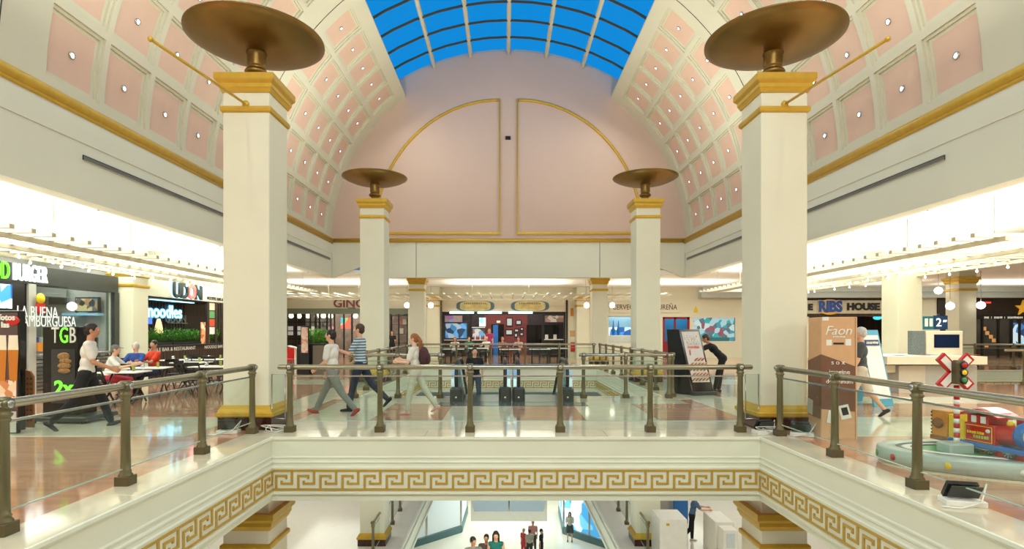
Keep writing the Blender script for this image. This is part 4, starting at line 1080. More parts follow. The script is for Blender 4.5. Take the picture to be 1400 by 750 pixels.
for i, (ya, yb2, mm, lb) in enumerate(((19.0, 20.9, 'leaf', 'nearest the pilaster'), (20.95, 22.9, 'leaf', 'left of the orange poster'), (23.6, 25.4, 'leafl', 'right of the orange poster'), (25.45, 26.9, 'leafl', 'farthest one'))):
    foliage('box of green leafy plants on the noodle bar counter, '+lb, (wx-.2, (ya+yb2)/2, 1.16), .3, yb2-ya, .52, 130, mm, seed=i+1)
tg = thing('counter_poster', 'orange food poster between the planters of the noodle bar', 'poster', (wx-.1, 23.2, 1.16)); MB().box(wx-.12, 22.95, 1.16, wx-.09, 23.6, 2.05).build('board', collage('orange_food', [(.7,.25,.1,1),(.8,.4,.2,1),(.6,.15,.05,1),(.9,.7,.5,1)], 5, .25), tg)
tag(MB().lathe([(.05,2.15),(.08,2.05),(.12,1.85),(.15,1.65),(.13,1.6)], (wx-.6,20.95,0), 14).build('paper_lampshade', mat('warm_shade', (1,.75,.35,1), emis=.8)), 'warm glowing paper lampshade behind the plants of the noodle bar', 'lamp')
tag(MB().box(wx-.8, 20.0, 1.95, wx-.75, 20.8, 2.2).build('blue_screen', mat('blue_screen', (.05,.15,1,1), emis=1)), 'small blue lit screen inside the noodle bar', 'screen')
t3 = thing('menu_cards', 'framed menu cards in the end window of the noodle bar', 'menu', (wx, 24.6, 1.4))
for y in (SY(285), SY(296), SY(304.5)): MB().box(wx-.08, y-.08, 1.16, wx+.0, y+.08, 2.92).build('window_post', M['dwood'], t)
cols = [(.7,.7,.65,1),(.6,.08,.03,1),(.1,.3,.1,1),(.75,.55,.4,1)]
for k in range(4): MB().box(wx-.05, SY(287.5), 1.55+.34*k, wx-.03, SY(294.5), 1.85+.34*k).build('menu_card', mat('card%d' % k, cols[k], .5, emis=.25), t3)

# ================================================================ tables and chairs
def cafe_table(label, x, y, rz, wd=.9, top='whitep', group='café tables along the left aisle'):
    t = thing('cafe_table', label, 'table', (x, y, 0), rz, group)
    MB().bbox(-wd/2, -.35, .725, wd/2, .35, .75, .008).build('tabletop', M[top], t, False)
    for s in (-1, 1):
        MB().bar((s*wd*.38, -.30, .02), (s*wd*.38, .28, .72), .028).build('leg', M['black'], t, False)
        MB().bar((s*wd*.38, .30, .02), (s*wd*.38, -.28, .72), .028).build('leg', M['black'], t, False)
    MB().tube([(-wd*.38,0,.37),(wd*.38,0,.37)], .012, 6).build('stretcher', M['black'], t, False)
    return t
def cafe_chair(label, x, y, rz, group='black folding chairs along the left aisle'):
    t = thing('cafe_chair', label, 'chair', (x, y, 0), rz, group)
    MB().bbox(-.20, -.20, .43, .20, .20, .455, .008).build('seat', M['black'], t, False)
    for s in (-1, 1):
        MB().bar((s*.19, .22, .0), (s*.19, -.24, .86), .024).build('leg', M['black'], t, False)
        MB().bar((s*.17, -.22, .0), (s*.17, .18, .44), .024).build('leg', M['black'], t, False)
    for z in (.62, .80): MB().bbox(-.19, -.245+(.86-z)*.53-.01, z, .19, -.225+(.86-z)*.53, z+.09, .004).build('back_slat', M['black'], t, False)
    return t
tabs = [(168, 510, 12.9, 'nearest the waiter'), (140, 497, 15.6, 'beside the pilaster'), (203, 500, 14.3, 'with the grey-haired diner'), (262, 494, 16.8, 'left of the near column'), (243, 491, 18.2, 'before the noodle counter'), (292, 489, 18.6, 'farthest, before the plants'), (290, 499, 14.9, 'partly hidden by the near column')]
ct = cc = None
for i, (px, py, d, lb) in enumerate(tabs):
    x = X(px, d); L1 = 'cafe table with pale top, '+lb
    if ct is None: ct = cafe_table(L1, x, d, .1, .95)
    else: copy_tree(ct, loc=(x, d, 0), rotz=.1*(i%3), label=L1)
    for j, (dx, dy, rz) in enumerate(((-.1,-.60,0), (.70,-.10,PI/2) if i%2 else (-.70,.05,-PI/2), (.1,.60,PI))):
        if (i, j) in ((2,2),(2,1),(0,2),(1,1),(4,0),(3,1),(5,1)): continue
        L2 = 'black folding chair %s the cafe table %s' % (('in front of','right of' if i%2 else 'left of','behind')[j], lb)
        if cc is None: cc = cafe_chair(L2, x+dx, d+dy, rz)
        else: copy_tree(cc, loc=(x+dx, d+dy, 0), rotz=rz, label=L2)
    # cutlery tin and glass on each table
    tn = tag(MB().lathe([(.045,.75),(.05,.87),(.046,.87),(.04,.77)], (x-.15,d,0), 12).build('cutlery_tin', M['steel']), 'steel cutlery tin on the cafe table '+lb, 'tin', 'cutlery tins on the café tables')
    gl = tag(MB().lathe([(.03,.75),(.036,.88),(.033,.88),(.028,.76)], (x+.18,d+.1,0), 12).build('drinking_glass', mat('green_bottle', rgb(150,160,70), .2)), 'green drink on the cafe table '+lb, 'drink', 'drinks on the café tables')
# ================================================================ SHOPS AT THE BACK
Y5 = 35.0
def room_light(x, y, z, sx_, sy_, p, col=(1,.95,.85)): area('shop_light', (x, y, z), sx_, sy_, p, (0,0,0), col)
# --- restaurant at the back left
t = thing('restaurant_front', 'dark glazed restaurant front with burgundy letters above at the back left', 'shop front', (-10, Y5, 0))
g0, g1 = OP['ginos'][0], OP['ginos'][1]
MB().box(g0, Y5-.06, Z(429,35), g1, Y5+.02, Z(421.5,35)).build('header', mat('green_grey_header', rgb(120,128,112), .5), t)
text('sign_letters', 'GINOS', (X(482, Y5), Y5-.05, Z(415, Y5)), .72, mat('burgundy_letter', rgb(140,60,60), .5), t, sx=1.1, ext=.03, fat=.01)
marks('sign_subtitle', X(476,Y5), X(487,Y5), Y5-.05, Z(421,Y5), .09, M['black'], t, 9)
fr = MB()
for px in (392, 405, 416.5, 424, 436.5, 447, 457, 470, 481, 494, 534, 545, 557): fr.box(X(px,Y5)-.04, Y5+.0, 0, X(px,Y5)+.04, Y5+.1, Z(429,35))
for py in (440, 452, 463): fr.box(g0, Y5+.02, Z(py,35)-.03, X(450,Y5), Y5+.08, Z(py,35)+.03)
fr.build('window_frame', M['black'], t)
MB().box(g0, Y5+.04, .9, X(450,Y5), Y5+.055, Z(430,35)).build('shop_glass', M['shopglass'], t)
room_light(-10.5, 36.8, 3.6, 5, 1.5, 170)
struct('wall_restaurant_inner', MB().box(g0, 38.5, 0, g1, 38.6, 4.3), mat('inner_warm_wall', rgb(120,108,96), .6, var=.3, scale=3))
def shelf_unit(label, x0, x1, y, zs, seed, cols, bot=True, n=12):
    t = thing('shelf_unit', label, 'shelf', ((x0+x1)/2, y, 0)); rnd = random.Random(seed)
    MB().box(x0-.04, y, 0, x0, y+.35, zs[-1]+.4).build('side_panel', M['black'], t); MB().box(x1, y, 0, x1+.04, y+.35, zs[-1]+.4).build('side_panel', M['black'], t)
    for z in zs: MB().box(x0, y, z-.03, x1, y+.35, z).build('shelf', M['dwood'], t)
    return t
BOT = {}
def bottle(x, y, z, m, label, group, h=.30, r=.04):
    if m not in BOT:
        BOT[m] = MB().lathe([(r,0),(r,h*.6),(r*.4,h*.75),(r*.35,h),(0,h)], (0,0,0), 8).build('bottle', M[m]); o = BOT[m]
    else: o = dup(BOT[m])
    o.location = (x, y, z); tag(o, label, 'bottle', group); return o
shelf_unit('black bottle shelves behind the windows of the back left restaurant', X(428,36), X(448,36), 36.4, [1.0, 1.5, 2.0, 2.5], 1, None)
shelf_unit('dark shelf with pale boxes at the back, between far left column and short column', X(534,36), X(556,36), 36.2, [.9, 1.5, 2.1, 2.7], 1, None)
M['pinkbox'] = mat('pink_box', rgb(214,140,150), .5); M['tealbox'] = mat('teal_box', rgb(90,160,170), .5)
for i, (px, z, mm, lb) in enumerate(((548,2.1,'pinkbox','pink box on the second shelf from the top, right of the far left column'), (553,2.1,'whitep','white box beside the pink box on the dark shelf'), (549,1.5,'whitep','white box low on the dark shelf right of the far left column'), (538,2.7,'whitep','pale box topmost on the dark shelf, left end'), (554,2.7,'tealbox','teal box topmost on the dark shelf, right end'))):
    x = X(px, 36.2); tag(MB().bbox(x-.13, 36.22, z, x+.13, 36.5, z+.36, .01).build('carton', M[mm]), lb, 'box', 'boxes on the dark shelf')
for z in (1.0, 1.5, 2.0, 2.5):
    for k in range(5): bottle(X(430+3.6*k,36.4), 36.5, z, ('olive','whitep','wood')[k%3], 'bottle on the lit shelves of the back left restaurant', 'bottles in the back left restaurant')
# colourful picture
tag(MB().box(X(466,35.15), 35.10, Z(449,35.15), X(479,35.15), 35.16, Z(434,35.15)).build('picture_screen', collage('fruit_screen', [(.8,.15,.1,1),(.3,.6,.2,1),(.1,.5,.6,1),(.9,.5,.2,1)], 2.2, .6)), 'bright coloured picture in the window of the back left restaurant', 'picture')
for k_, (px, y) in enumerate(((398,36.2),(409,36.8),(421,36.2),(433,37.0),(442,36.3),(452,36.8),(486,36.4))):
    g = thing('pendant_lamp', 'small glowing glass lamp hung inside the back left restaurant', 'lamp', (X(px,y), y, 2.75), 0, 'glass lamps in the back left restaurant')
    MB().tube([(X(px,y), y, 2.8), (X(px,y), y, 4.41)], .012, 5).build('cord', M['black'], g); MB().lathe([(.05,2.9),(.14,2.75),(.16,2.62),(.10,2.52),(0,2.5)], (X(px,y), y, 0), 12).build('shade', mat('warm_glass_glow', (1,.85,.65,1), emis=1.6), g)
for k_, (px, mm) in enumerate(((396,'whitep'),(410,'whitep'),(428,'whitep'),(452,'pinkbox'))):
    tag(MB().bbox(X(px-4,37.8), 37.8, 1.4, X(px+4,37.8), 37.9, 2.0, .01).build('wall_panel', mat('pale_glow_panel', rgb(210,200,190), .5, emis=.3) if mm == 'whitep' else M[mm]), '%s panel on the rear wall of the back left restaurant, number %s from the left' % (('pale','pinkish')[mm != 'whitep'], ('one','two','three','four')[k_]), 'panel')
yq = 22.0
pt = foliage('bushy bright green plants in the black planter box before the back left restaurant', (X(436,yq), yq, 1.12), 1.15, .5, .62, 170, 'leafl', seed=31, potn=.06)
t = thing('planter_box', 'tall black and grey planter box standing before the back left restaurant', 'planter', (X(430,yq), yq, 0))
MB().bbox(X(409,yq), yq-.25, 0, X(431,yq), yq+.25, 1.12, .01).build('planter_side', M['black'], t); MB().bbox(X(431,yq), yq-.3, 0, X(456,yq), yq+.3, 1.12, .01).build('planter_body', mat('taupe_panel', rgb(112,102,88), .5), t)
tg = thing('menu_stand', 'slim stand with a peach coloured menu poster left of the planter box', 'menu stand', (X(416.5,21.5), 21.5, 0))
MB().bbox(X(411,21.5), 21.5, .0, X(422,21.5), 21.56, Z(445,21.5), .01).build('frame', M['black'], tg); MB().box(X(412,21.5), 21.49, Z(482,21.5), X(421,21.5), 21.5, Z(447,21.5)).build('poster', collage('peach_menu', [(.75,.5,.4,1),(.8,.6,.5,1),(.6,.3,.2,1)], 8), tg)
ch = None
for i, (px, y, lb) in enumerate(((396, 24.5, 'left of the pair behind the near left column'), (402.5, 25.4, 'right of the pair behind the near left column'))):
    t = thing('red_chair', 'red chair, '+lb, 'chair', (X(px,y), y, 0), PI, 'red chairs at the back left')
    MB().bbox(-.22,-.22,.42,.22,.22,.47,.02).build('seat', M['red'], t, False); MB().bbox(-.22,-.24,.47,.22,-.20,.95,.015).build('backrest', M['red'], t, False)
    for a in (-1,1):
        for b_ in (-1,1): MB().bar((a*.19,b_*.19,0),(a*.19,b_*.19,.42),.03).build('leg', M['red'], t, False)
tg = thing('lectern', 'small white reception stand before the back left restaurant', 'lectern', (X(404,22.3), 22.3, 0))
MB().bbox(X(404,22.3)-.04, 22.28, 0, X(404,22.3)+.04, 22.34, 1.0, .01).build('post', M['whitep'], tg); MB().obox((X(403,22.3), 22.3, 1.03), (.24,.18,.015), Matrix.Rotation(.25,3,'Y')).build('top', M['whitep'], tg)

# --- tavern in the centre
c0, c1 = OP['centre'][0], OP['centre'][1]
t = thing('tavern_front', 'tavern front with patterned signboard and dark frame at the back centre', 'shop front', ((c0+c1)/2, Y5, 0))
MB().box(c0, Y5-.05, Z(429,35)-.03, c1, Y5+.12, Z(425.5,35)).build('header', M['black'], t)
for px in (605.5, 643.5, 742.5, 772): MB().box(X(px,Y5)-.06, Y5-.03, 0, X(px,Y5)+.06, Y5+.1, Z(426,35)).build('post', M['black'], t)
for px in (602.5, 775): MB().box(X(px,Y5)-.05, Y5-.06, 0, X(px,Y5)+.05, Y5+.1, Z(409,35)).build('edge_post', M['black'], t)
MB().bbox(X(605,Y5), Y5-.08, Z(426,35), X(773,Y5), Y5+.1, Z(410,35), .01).build('signboard', M['offwhite'], t)
Mo = mat('ornament_grey', rgb(96,100,106), .5)
for (pa, pb) in ((607,621), (678,698), (753,770)):
    o0 = None; n = int((pb-pa)/3.2)
    for i in range(n):
        for j in range(4):
            px, py = pa+1.8+3.2*i, 413+3.3*j
            if o0 is None: o0 = MB().lathe([(.085,0),(.085,-.02),(.045,-.02),(.045,0)], (0,0,0), 8, 'y').build('ornament_ring', Mo, t); o = o0
            else: o = dup(o0)
            o.location = Vector((X(px,Y5), Y5-.085, Z(py,Y5)))-org(t)
for cx_ in (650, 724.5):
    for a, b_, mm in ((26, 7.2, mat('sign_blue_grey', rgb(100,124,140), .5)), (21, 6.8, M['offwhite']), (20.5, 6.2, mat('sign_straw', rgb(226,214,150), .5, var=.25, scale=3))):
        q = (26-a)*.004
        MB().prism([(X(cx_+a*math.copysign(abs(math.cos(u))**.6, math.cos(u)), Y5), Z(418.2+b_*math.copysign(abs(math.sin(u))**.6, math.sin(u)), Y5)) for u in [2*PI*i/32 for i in range(32)]], Y5-.10-q, Y5-.085, 'y').build('sign_oval', mm, t)
    marks('sign_ornament', X(cx_-15,Y5), X(cx_+15,Y5), Y5-.135, Z(414.6,Y5), .13, mat('straw_letter', rgb(170,150,96), .5), t, 12); marks('sign_ornament', X(cx_-10,Y5), X(cx_+12,Y5), Y5-.135, Z(420.5,Y5), .10, mat('straw_light', rgb(236,206,140), .5), t, 6, seed=4)
for pa, pb in ((615,648), (653,686), (695,728)): MB().box(X(pa,Y5), Y5-.16, Z(428.5,Y5), X(pb,Y5), Y5-.06, Z(426,Y5)).build('tube_light', mat('cool_tube', (.55,.9,1,1), emis=1.6), t)
MB().box(c0, Y5+.02, Z(441,35), X(643,Y5), Y5+.06, Z(440,35)).build('transom', M['black'], t); MB().box(X(743,Y5), Y5+.02, Z(442,35), c1, Y5+.06, Z(441,35)).build('transom', M['black'], t)
for (pa, pb, cl, nm) in ((608,632,[(.3,.3,.25,1),(.35,.15,.35,1),(.2,.35,.6,1),(.5,.25,.25,1)],'tavern_print'), (745,771,[(.35,.2,.2,1),(.5,.45,.4,1),(.2,.12,.1,1)],'floral_print')):
    MB().box(X(pa,Y5), Y5+.03, Z(440,Y5), X(pb,Y5), Y5+.05, Z(431,Y5)).build('top_panel', collage(nm, cl, 4, .15), t)
room_light((c0+c1)/2, 36.9, 3.3, 6, 1.8, 120)
yi = 38.6
struct('wall_tavern_inner', MB().box(X(662,yi), yi, 0, X(721,yi), yi+.1, 3.6), mat('burgundy_wall', rgb(112,48,48), .6, var=.08))
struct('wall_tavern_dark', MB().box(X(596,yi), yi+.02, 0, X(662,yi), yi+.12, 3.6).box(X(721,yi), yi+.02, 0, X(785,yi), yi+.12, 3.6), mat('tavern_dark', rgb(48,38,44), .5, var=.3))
struct('door_1', MB().box(X(672,yi), yi-.06, 0, X(689,yi), yi-.01, Z(443,yi)), M['blackg'])
tag(MB().bbox(X(674,yi), yi-.10, 0, X(681,yi), yi-.065, Z(444,yi), .005).build('door_leaf', M['blue']), 'bright blue door leaf at the back of the tavern', 'door')
for (a, b_, p, q, lb) in ((692,701,434,446,'tall framed picture, topmost left on the burgundy tavern wall'), (705,713,437,444,'bright framed picture, topmost right on the burgundy tavern wall'), (691,701,450,458,'black framed mirror lower left on the burgundy tavern wall'), (703,709.5,449,454,'small framed picture in the middle of the burgundy tavern wall'), (711,716,447,452,'small framed picture at the upper right edge of the burgundy wall'), (710.5,716,454,459,'square framed picture low at the right edge of the burgundy wall'), (703,708,455,461,'small upright picture below the middle of the burgundy wall')):
    f = thing('framed_picture', lb, 'picture', (X(a,yi), yi, Z(q,yi)))
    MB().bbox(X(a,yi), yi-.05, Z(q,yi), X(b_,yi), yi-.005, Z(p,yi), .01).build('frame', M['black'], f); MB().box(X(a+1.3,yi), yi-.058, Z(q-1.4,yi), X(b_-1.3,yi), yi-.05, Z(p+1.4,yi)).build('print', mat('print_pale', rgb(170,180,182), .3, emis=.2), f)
tag(MB().box(X(679,yi), yi-.04, Z(441,yi), X(684,yi), yi-.005, Z(438,yi)).build('door_sign', M['whitep']), 'small white sign above the tavern back door', 'sign')
for (a, b_, p, q, lb) in ((720,740,444,468,'wide black screen on the tavern wall, left of the two'), (744,762,444,468,'wide black screen on the tavern wall, right of the two')):
    tag(MB().bbox(X(a,yi), yi-.1, Z(q,yi), X(b_,yi), yi-.02, Z(p,yi), .01).build('black_screen', M['blackg']), lb, 'screen')
t2 = thing('bar_counter', 'tavern bar counter with a pale top', 'counter', (X(655,37), 37.0, 0))
MB().bbox(X(606,37), 37.0, 0, X(672,37), 37.5, 1.05, .01).build('counter_front', M['dwood'], t2); MB().bbox(X(605,37), 36.9, 1.05, X(673,37), 37.6, 1.1, .01).build('counter_top', M['whitep'], t2)
t2 = thing('bar_counter', 'pale counter ledge at the right end of the tavern', 'counter', (X(758,36), 36.0, 0)); MB().bbox(X(744,36), 36.0, 0, X(772,36), 36.4, 1.1, .01).build('counter_front', M['black'], t2); MB().bbox(X(743,36), 35.9, 1.1, X(773,36), 36.5, 1.15, .01).build('counter_top', M['whitep'], t2)
for px, lb in ((747.5,'left'), (759,'right')): tag(MB().bbox(X(px-2,36.1), 36.05, 1.15, X(px+2,36.1), 36.3, 1.45, .02).build('napkin_box', M['whitep']), 'white box on the right tavern counter, the %s one' % lb, 'box')
for k in range(14): bottle(X(648+1.7*k,37.2), 37.2, 1.1, ('red','whitep','blue','wood')[k%4], 'bottle on the tavern bar counter', 'bottles on the tavern bar', .3)
t2 = thing('drinks_fridge', 'lit blue drinks fridge at the left end of the tavern', 'fridge', (X(626,38), 38.0, 0))
MB().bbox(X(607,38), 38.0, 0, X(640,38), 38.4, 2.3, .02).build('cabinet', M['charcoal'], t2); MB().box(X(609,38), 37.98, 1.2, X(638,38), 38.0, 2.2).build('lit_glass', collage('fridge_mix', [(.05,.2,.4,1),(.3,.4,.5,1),(.02,.05,.1,1),(.1,.3,.6,1)], 2.5, .5), t2)
t2 = thing('back_shelf', 'shelf with screens and boxes behind the tavern counter', 'shelf', (X(655,38.2), 38.2, 1.2))
MB().box(X(645,38.2), 38.25, 0, X(663,38.2), 38.45, 1.25).build('cupboard', M['black'], t2); MB().box(X(645,38.2), 38.2, 1.9, X(663,38.2), 38.45, 1.95).build('shelf', M['whitep'], t2); MB().box(X(655,38.2), 38.35, 2.0, X(664,38.2), 38.4, 2.6).build('menu_panel', collage('menu_lights', [(.6,.7,.7,1),(.2,.5,.7,1),(.7,.75,.8,1)], 3, .6), t2); MB().box(X(646,38.2), 38.3, 1.25, X(663,38.2), 38.4, 1.85).build('bottle_display', collage('bottle_mix', [(.3,.1,.1,1),(.5,.5,.5,1),(.1,.3,.5,1),(.05,.05,.05,1)], 4, .4), t2)
# notices on the wall
for (px, py, w_, h_, mm, lb) in ((782,426.5,4,11,'orange','tall orange notice high on the wall right of the tavern'), (782.5,455.5,7,8,'kraft','square framed notice on the wall right of the tavern'), (783,474,6,13,'red','red fire equipment sign low on the wall right of the tavern'), (951,423,6,9,'yellow','yellow triangular notice on the wall right of the brewery sign')):
    if mm == 'yellow': b = MB().prism([(X(px-3,Y5),Z(427,Y5)),(X(px+3,Y5),Z(427,Y5)),(X(px+2.4,Y5),Z(424,Y5)),(X(px,Y5),Z(418,Y5)),(X(px-2.4,Y5),Z(424,Y5))], Y5-.03, Y5-.002, 'y')
    else: b = MB().bbox(X(px-w_/2,Y5), Y5-.03, Z(py+h_/2,Y5), X(px+w_/2,Y5), Y5-.002, Z(py-h_/2,Y5), .004)
    tag(b.build('wall_notice', M[mm]), lb, 'notice')
# --- brewery front
t = thing('brewery_front', 'pale brewery front with dark serif lettering, right of the tavern', 'shop front', (X(880,Y5), Y5, 0))
MB().bbox(X(833,Y5), Y5-.08, Z(427,Y5), X(929,Y5), Y5-.002, Z(412,Y5), .01).build('signboard', M['grey'] if False else M['offwhite'], t)
text('sign_letters', 'CERVECERÍA LA SUREÑA', (X(881,Y5), Y5-.09, Z(420,Y5)), .46, M['charcoal'], t, sx=.80)
MB().box(X(831,Y5), Y5-.02, Z(433,35)-.0, X(869,Y5), Y5+.0, Z(431.5,35)).build('window_head', M['grey'], t)
for (a, b_) in ((906,909), (940,943), (922,924.5)): MB().box(X(a,Y5), Y5+.02, 0, X(b_,Y5), Y5+.12, Z(433,Y5)).build('door_frame', mat('crimson_frame', rgb(140,30,50), .4), t)
MB().box(X(906,Y5), Y5+.02, Z(436,Y5), X(943,Y5), Y5+.12, Z(433,Y5)).build('door_frame', MATS['crimson_frame'], t)
MB().box(X(909,Y5), Y5+.04, 0, X(922,Y5), Y5+.1, Z(466,Y5)).build('door_panel', MATS['crimson_frame'], t)
yi = 36.5
bl = collage('brewery_blue', [(.05,.25,.55,1),(.5,.65,.75,1),(.75,.8,.82,1),(.1,.4,.6,1),(.02,.1,.3,1)], 1.6, .5)
struct('wall_brewery_inner', MB().box(X(826,yi), yi, 0, X(890,yi), yi+.1, 3.4), mat('pale_blue_wall', rgb(150,190,205), .5)); struct('wall_brewery_door_inner', MB().box(X(900,yi), yi, 0, X(950,yi), yi+.1, 3.4), M['bluewall'])
room_light(X(850,36), 35.9, 3.1, 2, .8, 25, (.8,.93,1)); room_light(X(925,36), 35.9, 3.1, 2, .8, 20, (.8,.93,1))
blk('bar_counter', 'pale bar counter behind the brewery window', 'counter', X(830,36), 35.9, 0, X(868,36), 36.3, 1.4, 'whitep')
tb_ = tag(MB().box(X(832,yi), yi-.03, Z(462,yi), X(868,yi), yi-.01, Z(447,yi)).build('bar_display', bl), 'blue and white bar display in the brewery window', 'display')
for i, px in enumerate((838.5, 845.5)): tag(MB().lathe([(.07,0),(.09,.1),(.12,.3),(.05,.6),(.03,.9),(0,1.0)], (X(px,36.1),36.1,1.40), 10).build('beer_tap', M['blue']), 'blue tower in the brewery window, the %s of two' % (('shorter left','taller right')[i]), 'beer tap')
t = thing('poster_window', 'shop window with a bluish collage poster on the right back wall', 'window', (X(976,Y5), Y5, 1))
cw = OP['cwin']; b = MB()
for (a, c_, d, e) in ((cw[0]-.06,cw[2]-.06,cw[1]+.06,cw[2]),(cw[0]-.06,cw[3],cw[1]+.06,cw[3]+.06),(cw[0]-.06,cw[2],cw[0],cw[3]),(cw[1],cw[2],cw[1]+.06,cw[3])): b.box(a, Y5-.02, c_, d, Y5+.05, e)
b.build('frame', M['whitep'], t); MB().box(cw[0], Y5+.12, cw[2], cw[1], Y5+.15, cw[3]).build('poster', collage('window_collage', [(.1,.35,.5,1),(.55,.7,.75,1),(.75,.8,.8,1),(.15,.2,.25,1),(.05,.45,.5,1),(.4,.1,.15,1),(.6,.7,.75,1)], 3.6, .45), t); MB().box(cw[0], Y5+.01, cw[2], cw[1], Y5+.02, cw[3]).build('pane', M['shopglass'], t)
b = MB().box(X(950,Y5), Y5+.10, Z(466,Y5), X(998,Y5), Y5+.12, Z(461,Y5)); b.build('teal_strip', M['tealbox'], t)
# --- ribs restaurant at the back right
r0, r1 = OP['ribs'][0], OP['ribs'][1]
t = thing('grill_front', 'dark wooden grill restaurant front with blue and yellow emblem sign', 'shop front', (X(1160,Y5), Y5, 0))
for a in range(15):
    xx = X(1100,Y5)+.40*a
    o = MB().box(xx+.008, Y5-.08, Z(432.5,Y5), xx+.392, Y5-.002, Z(403,Y5)) if a == 0 else None
    if o: pl = o.build('plank', M['dwood'], t); 
    else: dup(pl, loc=(.40*a, 0, 0))
for px in (1221, 1225.5): MB().box(X(px,Y5)-.09, Y5-.06, 0, X(px,Y5)+.09, Y5-.002, Z(405,Y5)).build('wood_post', M['dwood'], t)
MB().bbox(X(1088,Y5), Y5-.14, Z(428.5,Y5), X(1206,Y5), Y5-.08, Z(410.5,Y5), .01).build('signboard', mat('weathered_board', rgb(206,200,176), .6, var=.12, scale=4), t)
cx_, cy_ = 1132, 419.5
MB().prism([(X(cx_+17*math.cos(u),Y5), Z(cy_+10.5*math.sin(u),Y5)) for u in [2*PI*i/28 for i in range(28)]], Y5-.20, Y5-.14, 'y').build('emblem', mat('emblem_yellow', rgb(236,180,60), .5), t)
text('emblem_letters', 'RIBS', (X(cx_,Y5), Y5-.24, Z(cy_,Y5)), .92, mat('emblem_blue', rgb(46,80,160), .4), t, sx=.86, ext=.03, fat=.045)
text('emblem_letters', 'RIBS', (X(cx_,Y5), Y5-.215, Z(cy_,Y5)), .92, M['whitep'], t, sx=.86, ext=.01, fat=.075)
text('sign_letters', 'HOUSE', (X(1178,Y5), Y5-.16, Z(419.5,Y5)), .58, M['black'], t, sx=1.1, ext=.02, fat=.035)
text('sign_letters', "E", (X(1106,Y5), Y5-.16, Z(420,Y5)), .50, M['black'], t, sx=1.1, ext=.02, fat=.035)
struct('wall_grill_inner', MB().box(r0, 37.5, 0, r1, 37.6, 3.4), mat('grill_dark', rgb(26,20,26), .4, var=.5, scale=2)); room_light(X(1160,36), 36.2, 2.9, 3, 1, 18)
for i, px in enumerate((1199, 1210)): tag(MB().ell((X(px,35.2), 35.16, Z(434,35.2)), (.24,.24,.14)).build('cyan_lampshade', mat('cyan_glow', (.05,.6,.85,1), emis=.9)), 'cyan glowing shade in the grill doorway, the %s of two' % ('left','right')[i], 'lamp')
MB().box(X(1214.5,Y5), Y5-.03, 0, X(1216.5,Y5), Y5+.05, Z(431,Y5)).build('door_edge', M['whitep'], t)
# --- star tavern, far right
t = thing('diner_front', 'dark diner front with a yellow star on its fascia at the right edge', 'shop front', (X(1380,Y5), Y5, 0))
s0 = OP['star'][0]
MB().bbox(s0-.2, Y5-.10, Z(429,Y5), 35.5, Y5-.002, Z(405,Y5), .01).build('fascia', mat('diner_brown', rgb(44,34,28), .5, var=.3, scale=2), t)
MB().box(s0-.2, Y5-.13, Z(436,Y5), 35.5, Y5+.06, Z(430,Y5)).build('sign_band', M['black'], t)
st = [(X(1396,Y5)+(.52 if i%2==0 else .21)*math.sin(PI*i/5), Z(421,Y5)+(.52 if i%2==0 else .21)*math.cos(PI*i/5)) for i in range(10)]
MB().prism(st, Y5-.2, Y5-.10, 'y').build('star', mat('star_yellow', rgb(240,180,50), .4, emis=.25), t)
for (pa, pb, n_) in ((1343,1350,4), (1352.5,1353.5,1), (1356.5,1368,6), (1370.5,1371.5,1), (1375,1396,11), (1398.5,1399.5,1), (1403,1420,8)): marks('band_lettering', X(pa,Y5), X(pb,Y5), Y5-.14, Z(433.8,Y5), .14, mat('white_band_print', rgb(225,225,215), .5, emis=.3), t, n_)
for px in (1343, 1365, 1383, 1394, 1410, 1430): MB().box(X(px,Y5)-.05, Y5-.04, 0, X(px,Y5)+.05, Y5+.06, Z(436,Y5)).build('window_post', M['black'], t)
tag(MB().box(X(1384,35.3), 35.3, Z(470,35.3), X(1410,35.3), 35.34, Z(441,35.3)).build('lit_poster', collage('blue_poster', [(.05,.2,.5,1),(.5,.7,.85,1),(.02,.05,.15,1),(.7,.75,.8,1)], 2.4, .8)), 'blue lit poster in the window of the star diner', 'poster')
for (px, py) in ((1346,449),(1350,455),(1355,460),(1359,465),(1349,472)):
    MB().bbox(X(px-2.5,35.0), 35.0, Z(py+2.5,35.0), X(px+2.5,35.0), 35.03, Z(py-2.5,35.0), .004).build('window_picture', mat('orange_glow', (.6,.3,.1,1), emis=.3), t)
MB().box(s0, 35.04, .5, 35.0, 35.05, Z(436,Y5)).build('window_pane', M['shopglass'], t)
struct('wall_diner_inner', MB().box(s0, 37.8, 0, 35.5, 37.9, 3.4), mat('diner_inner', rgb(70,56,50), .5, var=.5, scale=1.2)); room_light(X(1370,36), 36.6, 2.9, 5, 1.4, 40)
MB().bbox(X(1343,Y5)-.1, Y5-.22, Z(414.5,Y5), X(1351,Y5), Y5-.10, Z(412.5,Y5), .01).build('red_tube', mat('red_glow', (1,.05,.05,1), emis=1), t)
struct('trim_9', MB().box(12, 34.4, 3.75, XR, Y5, 4.40).box(12, 34.2, 4.1, XR, 34.4, 4.40), mat('blue_grey_cornice', rgb(196,208,206), .5))
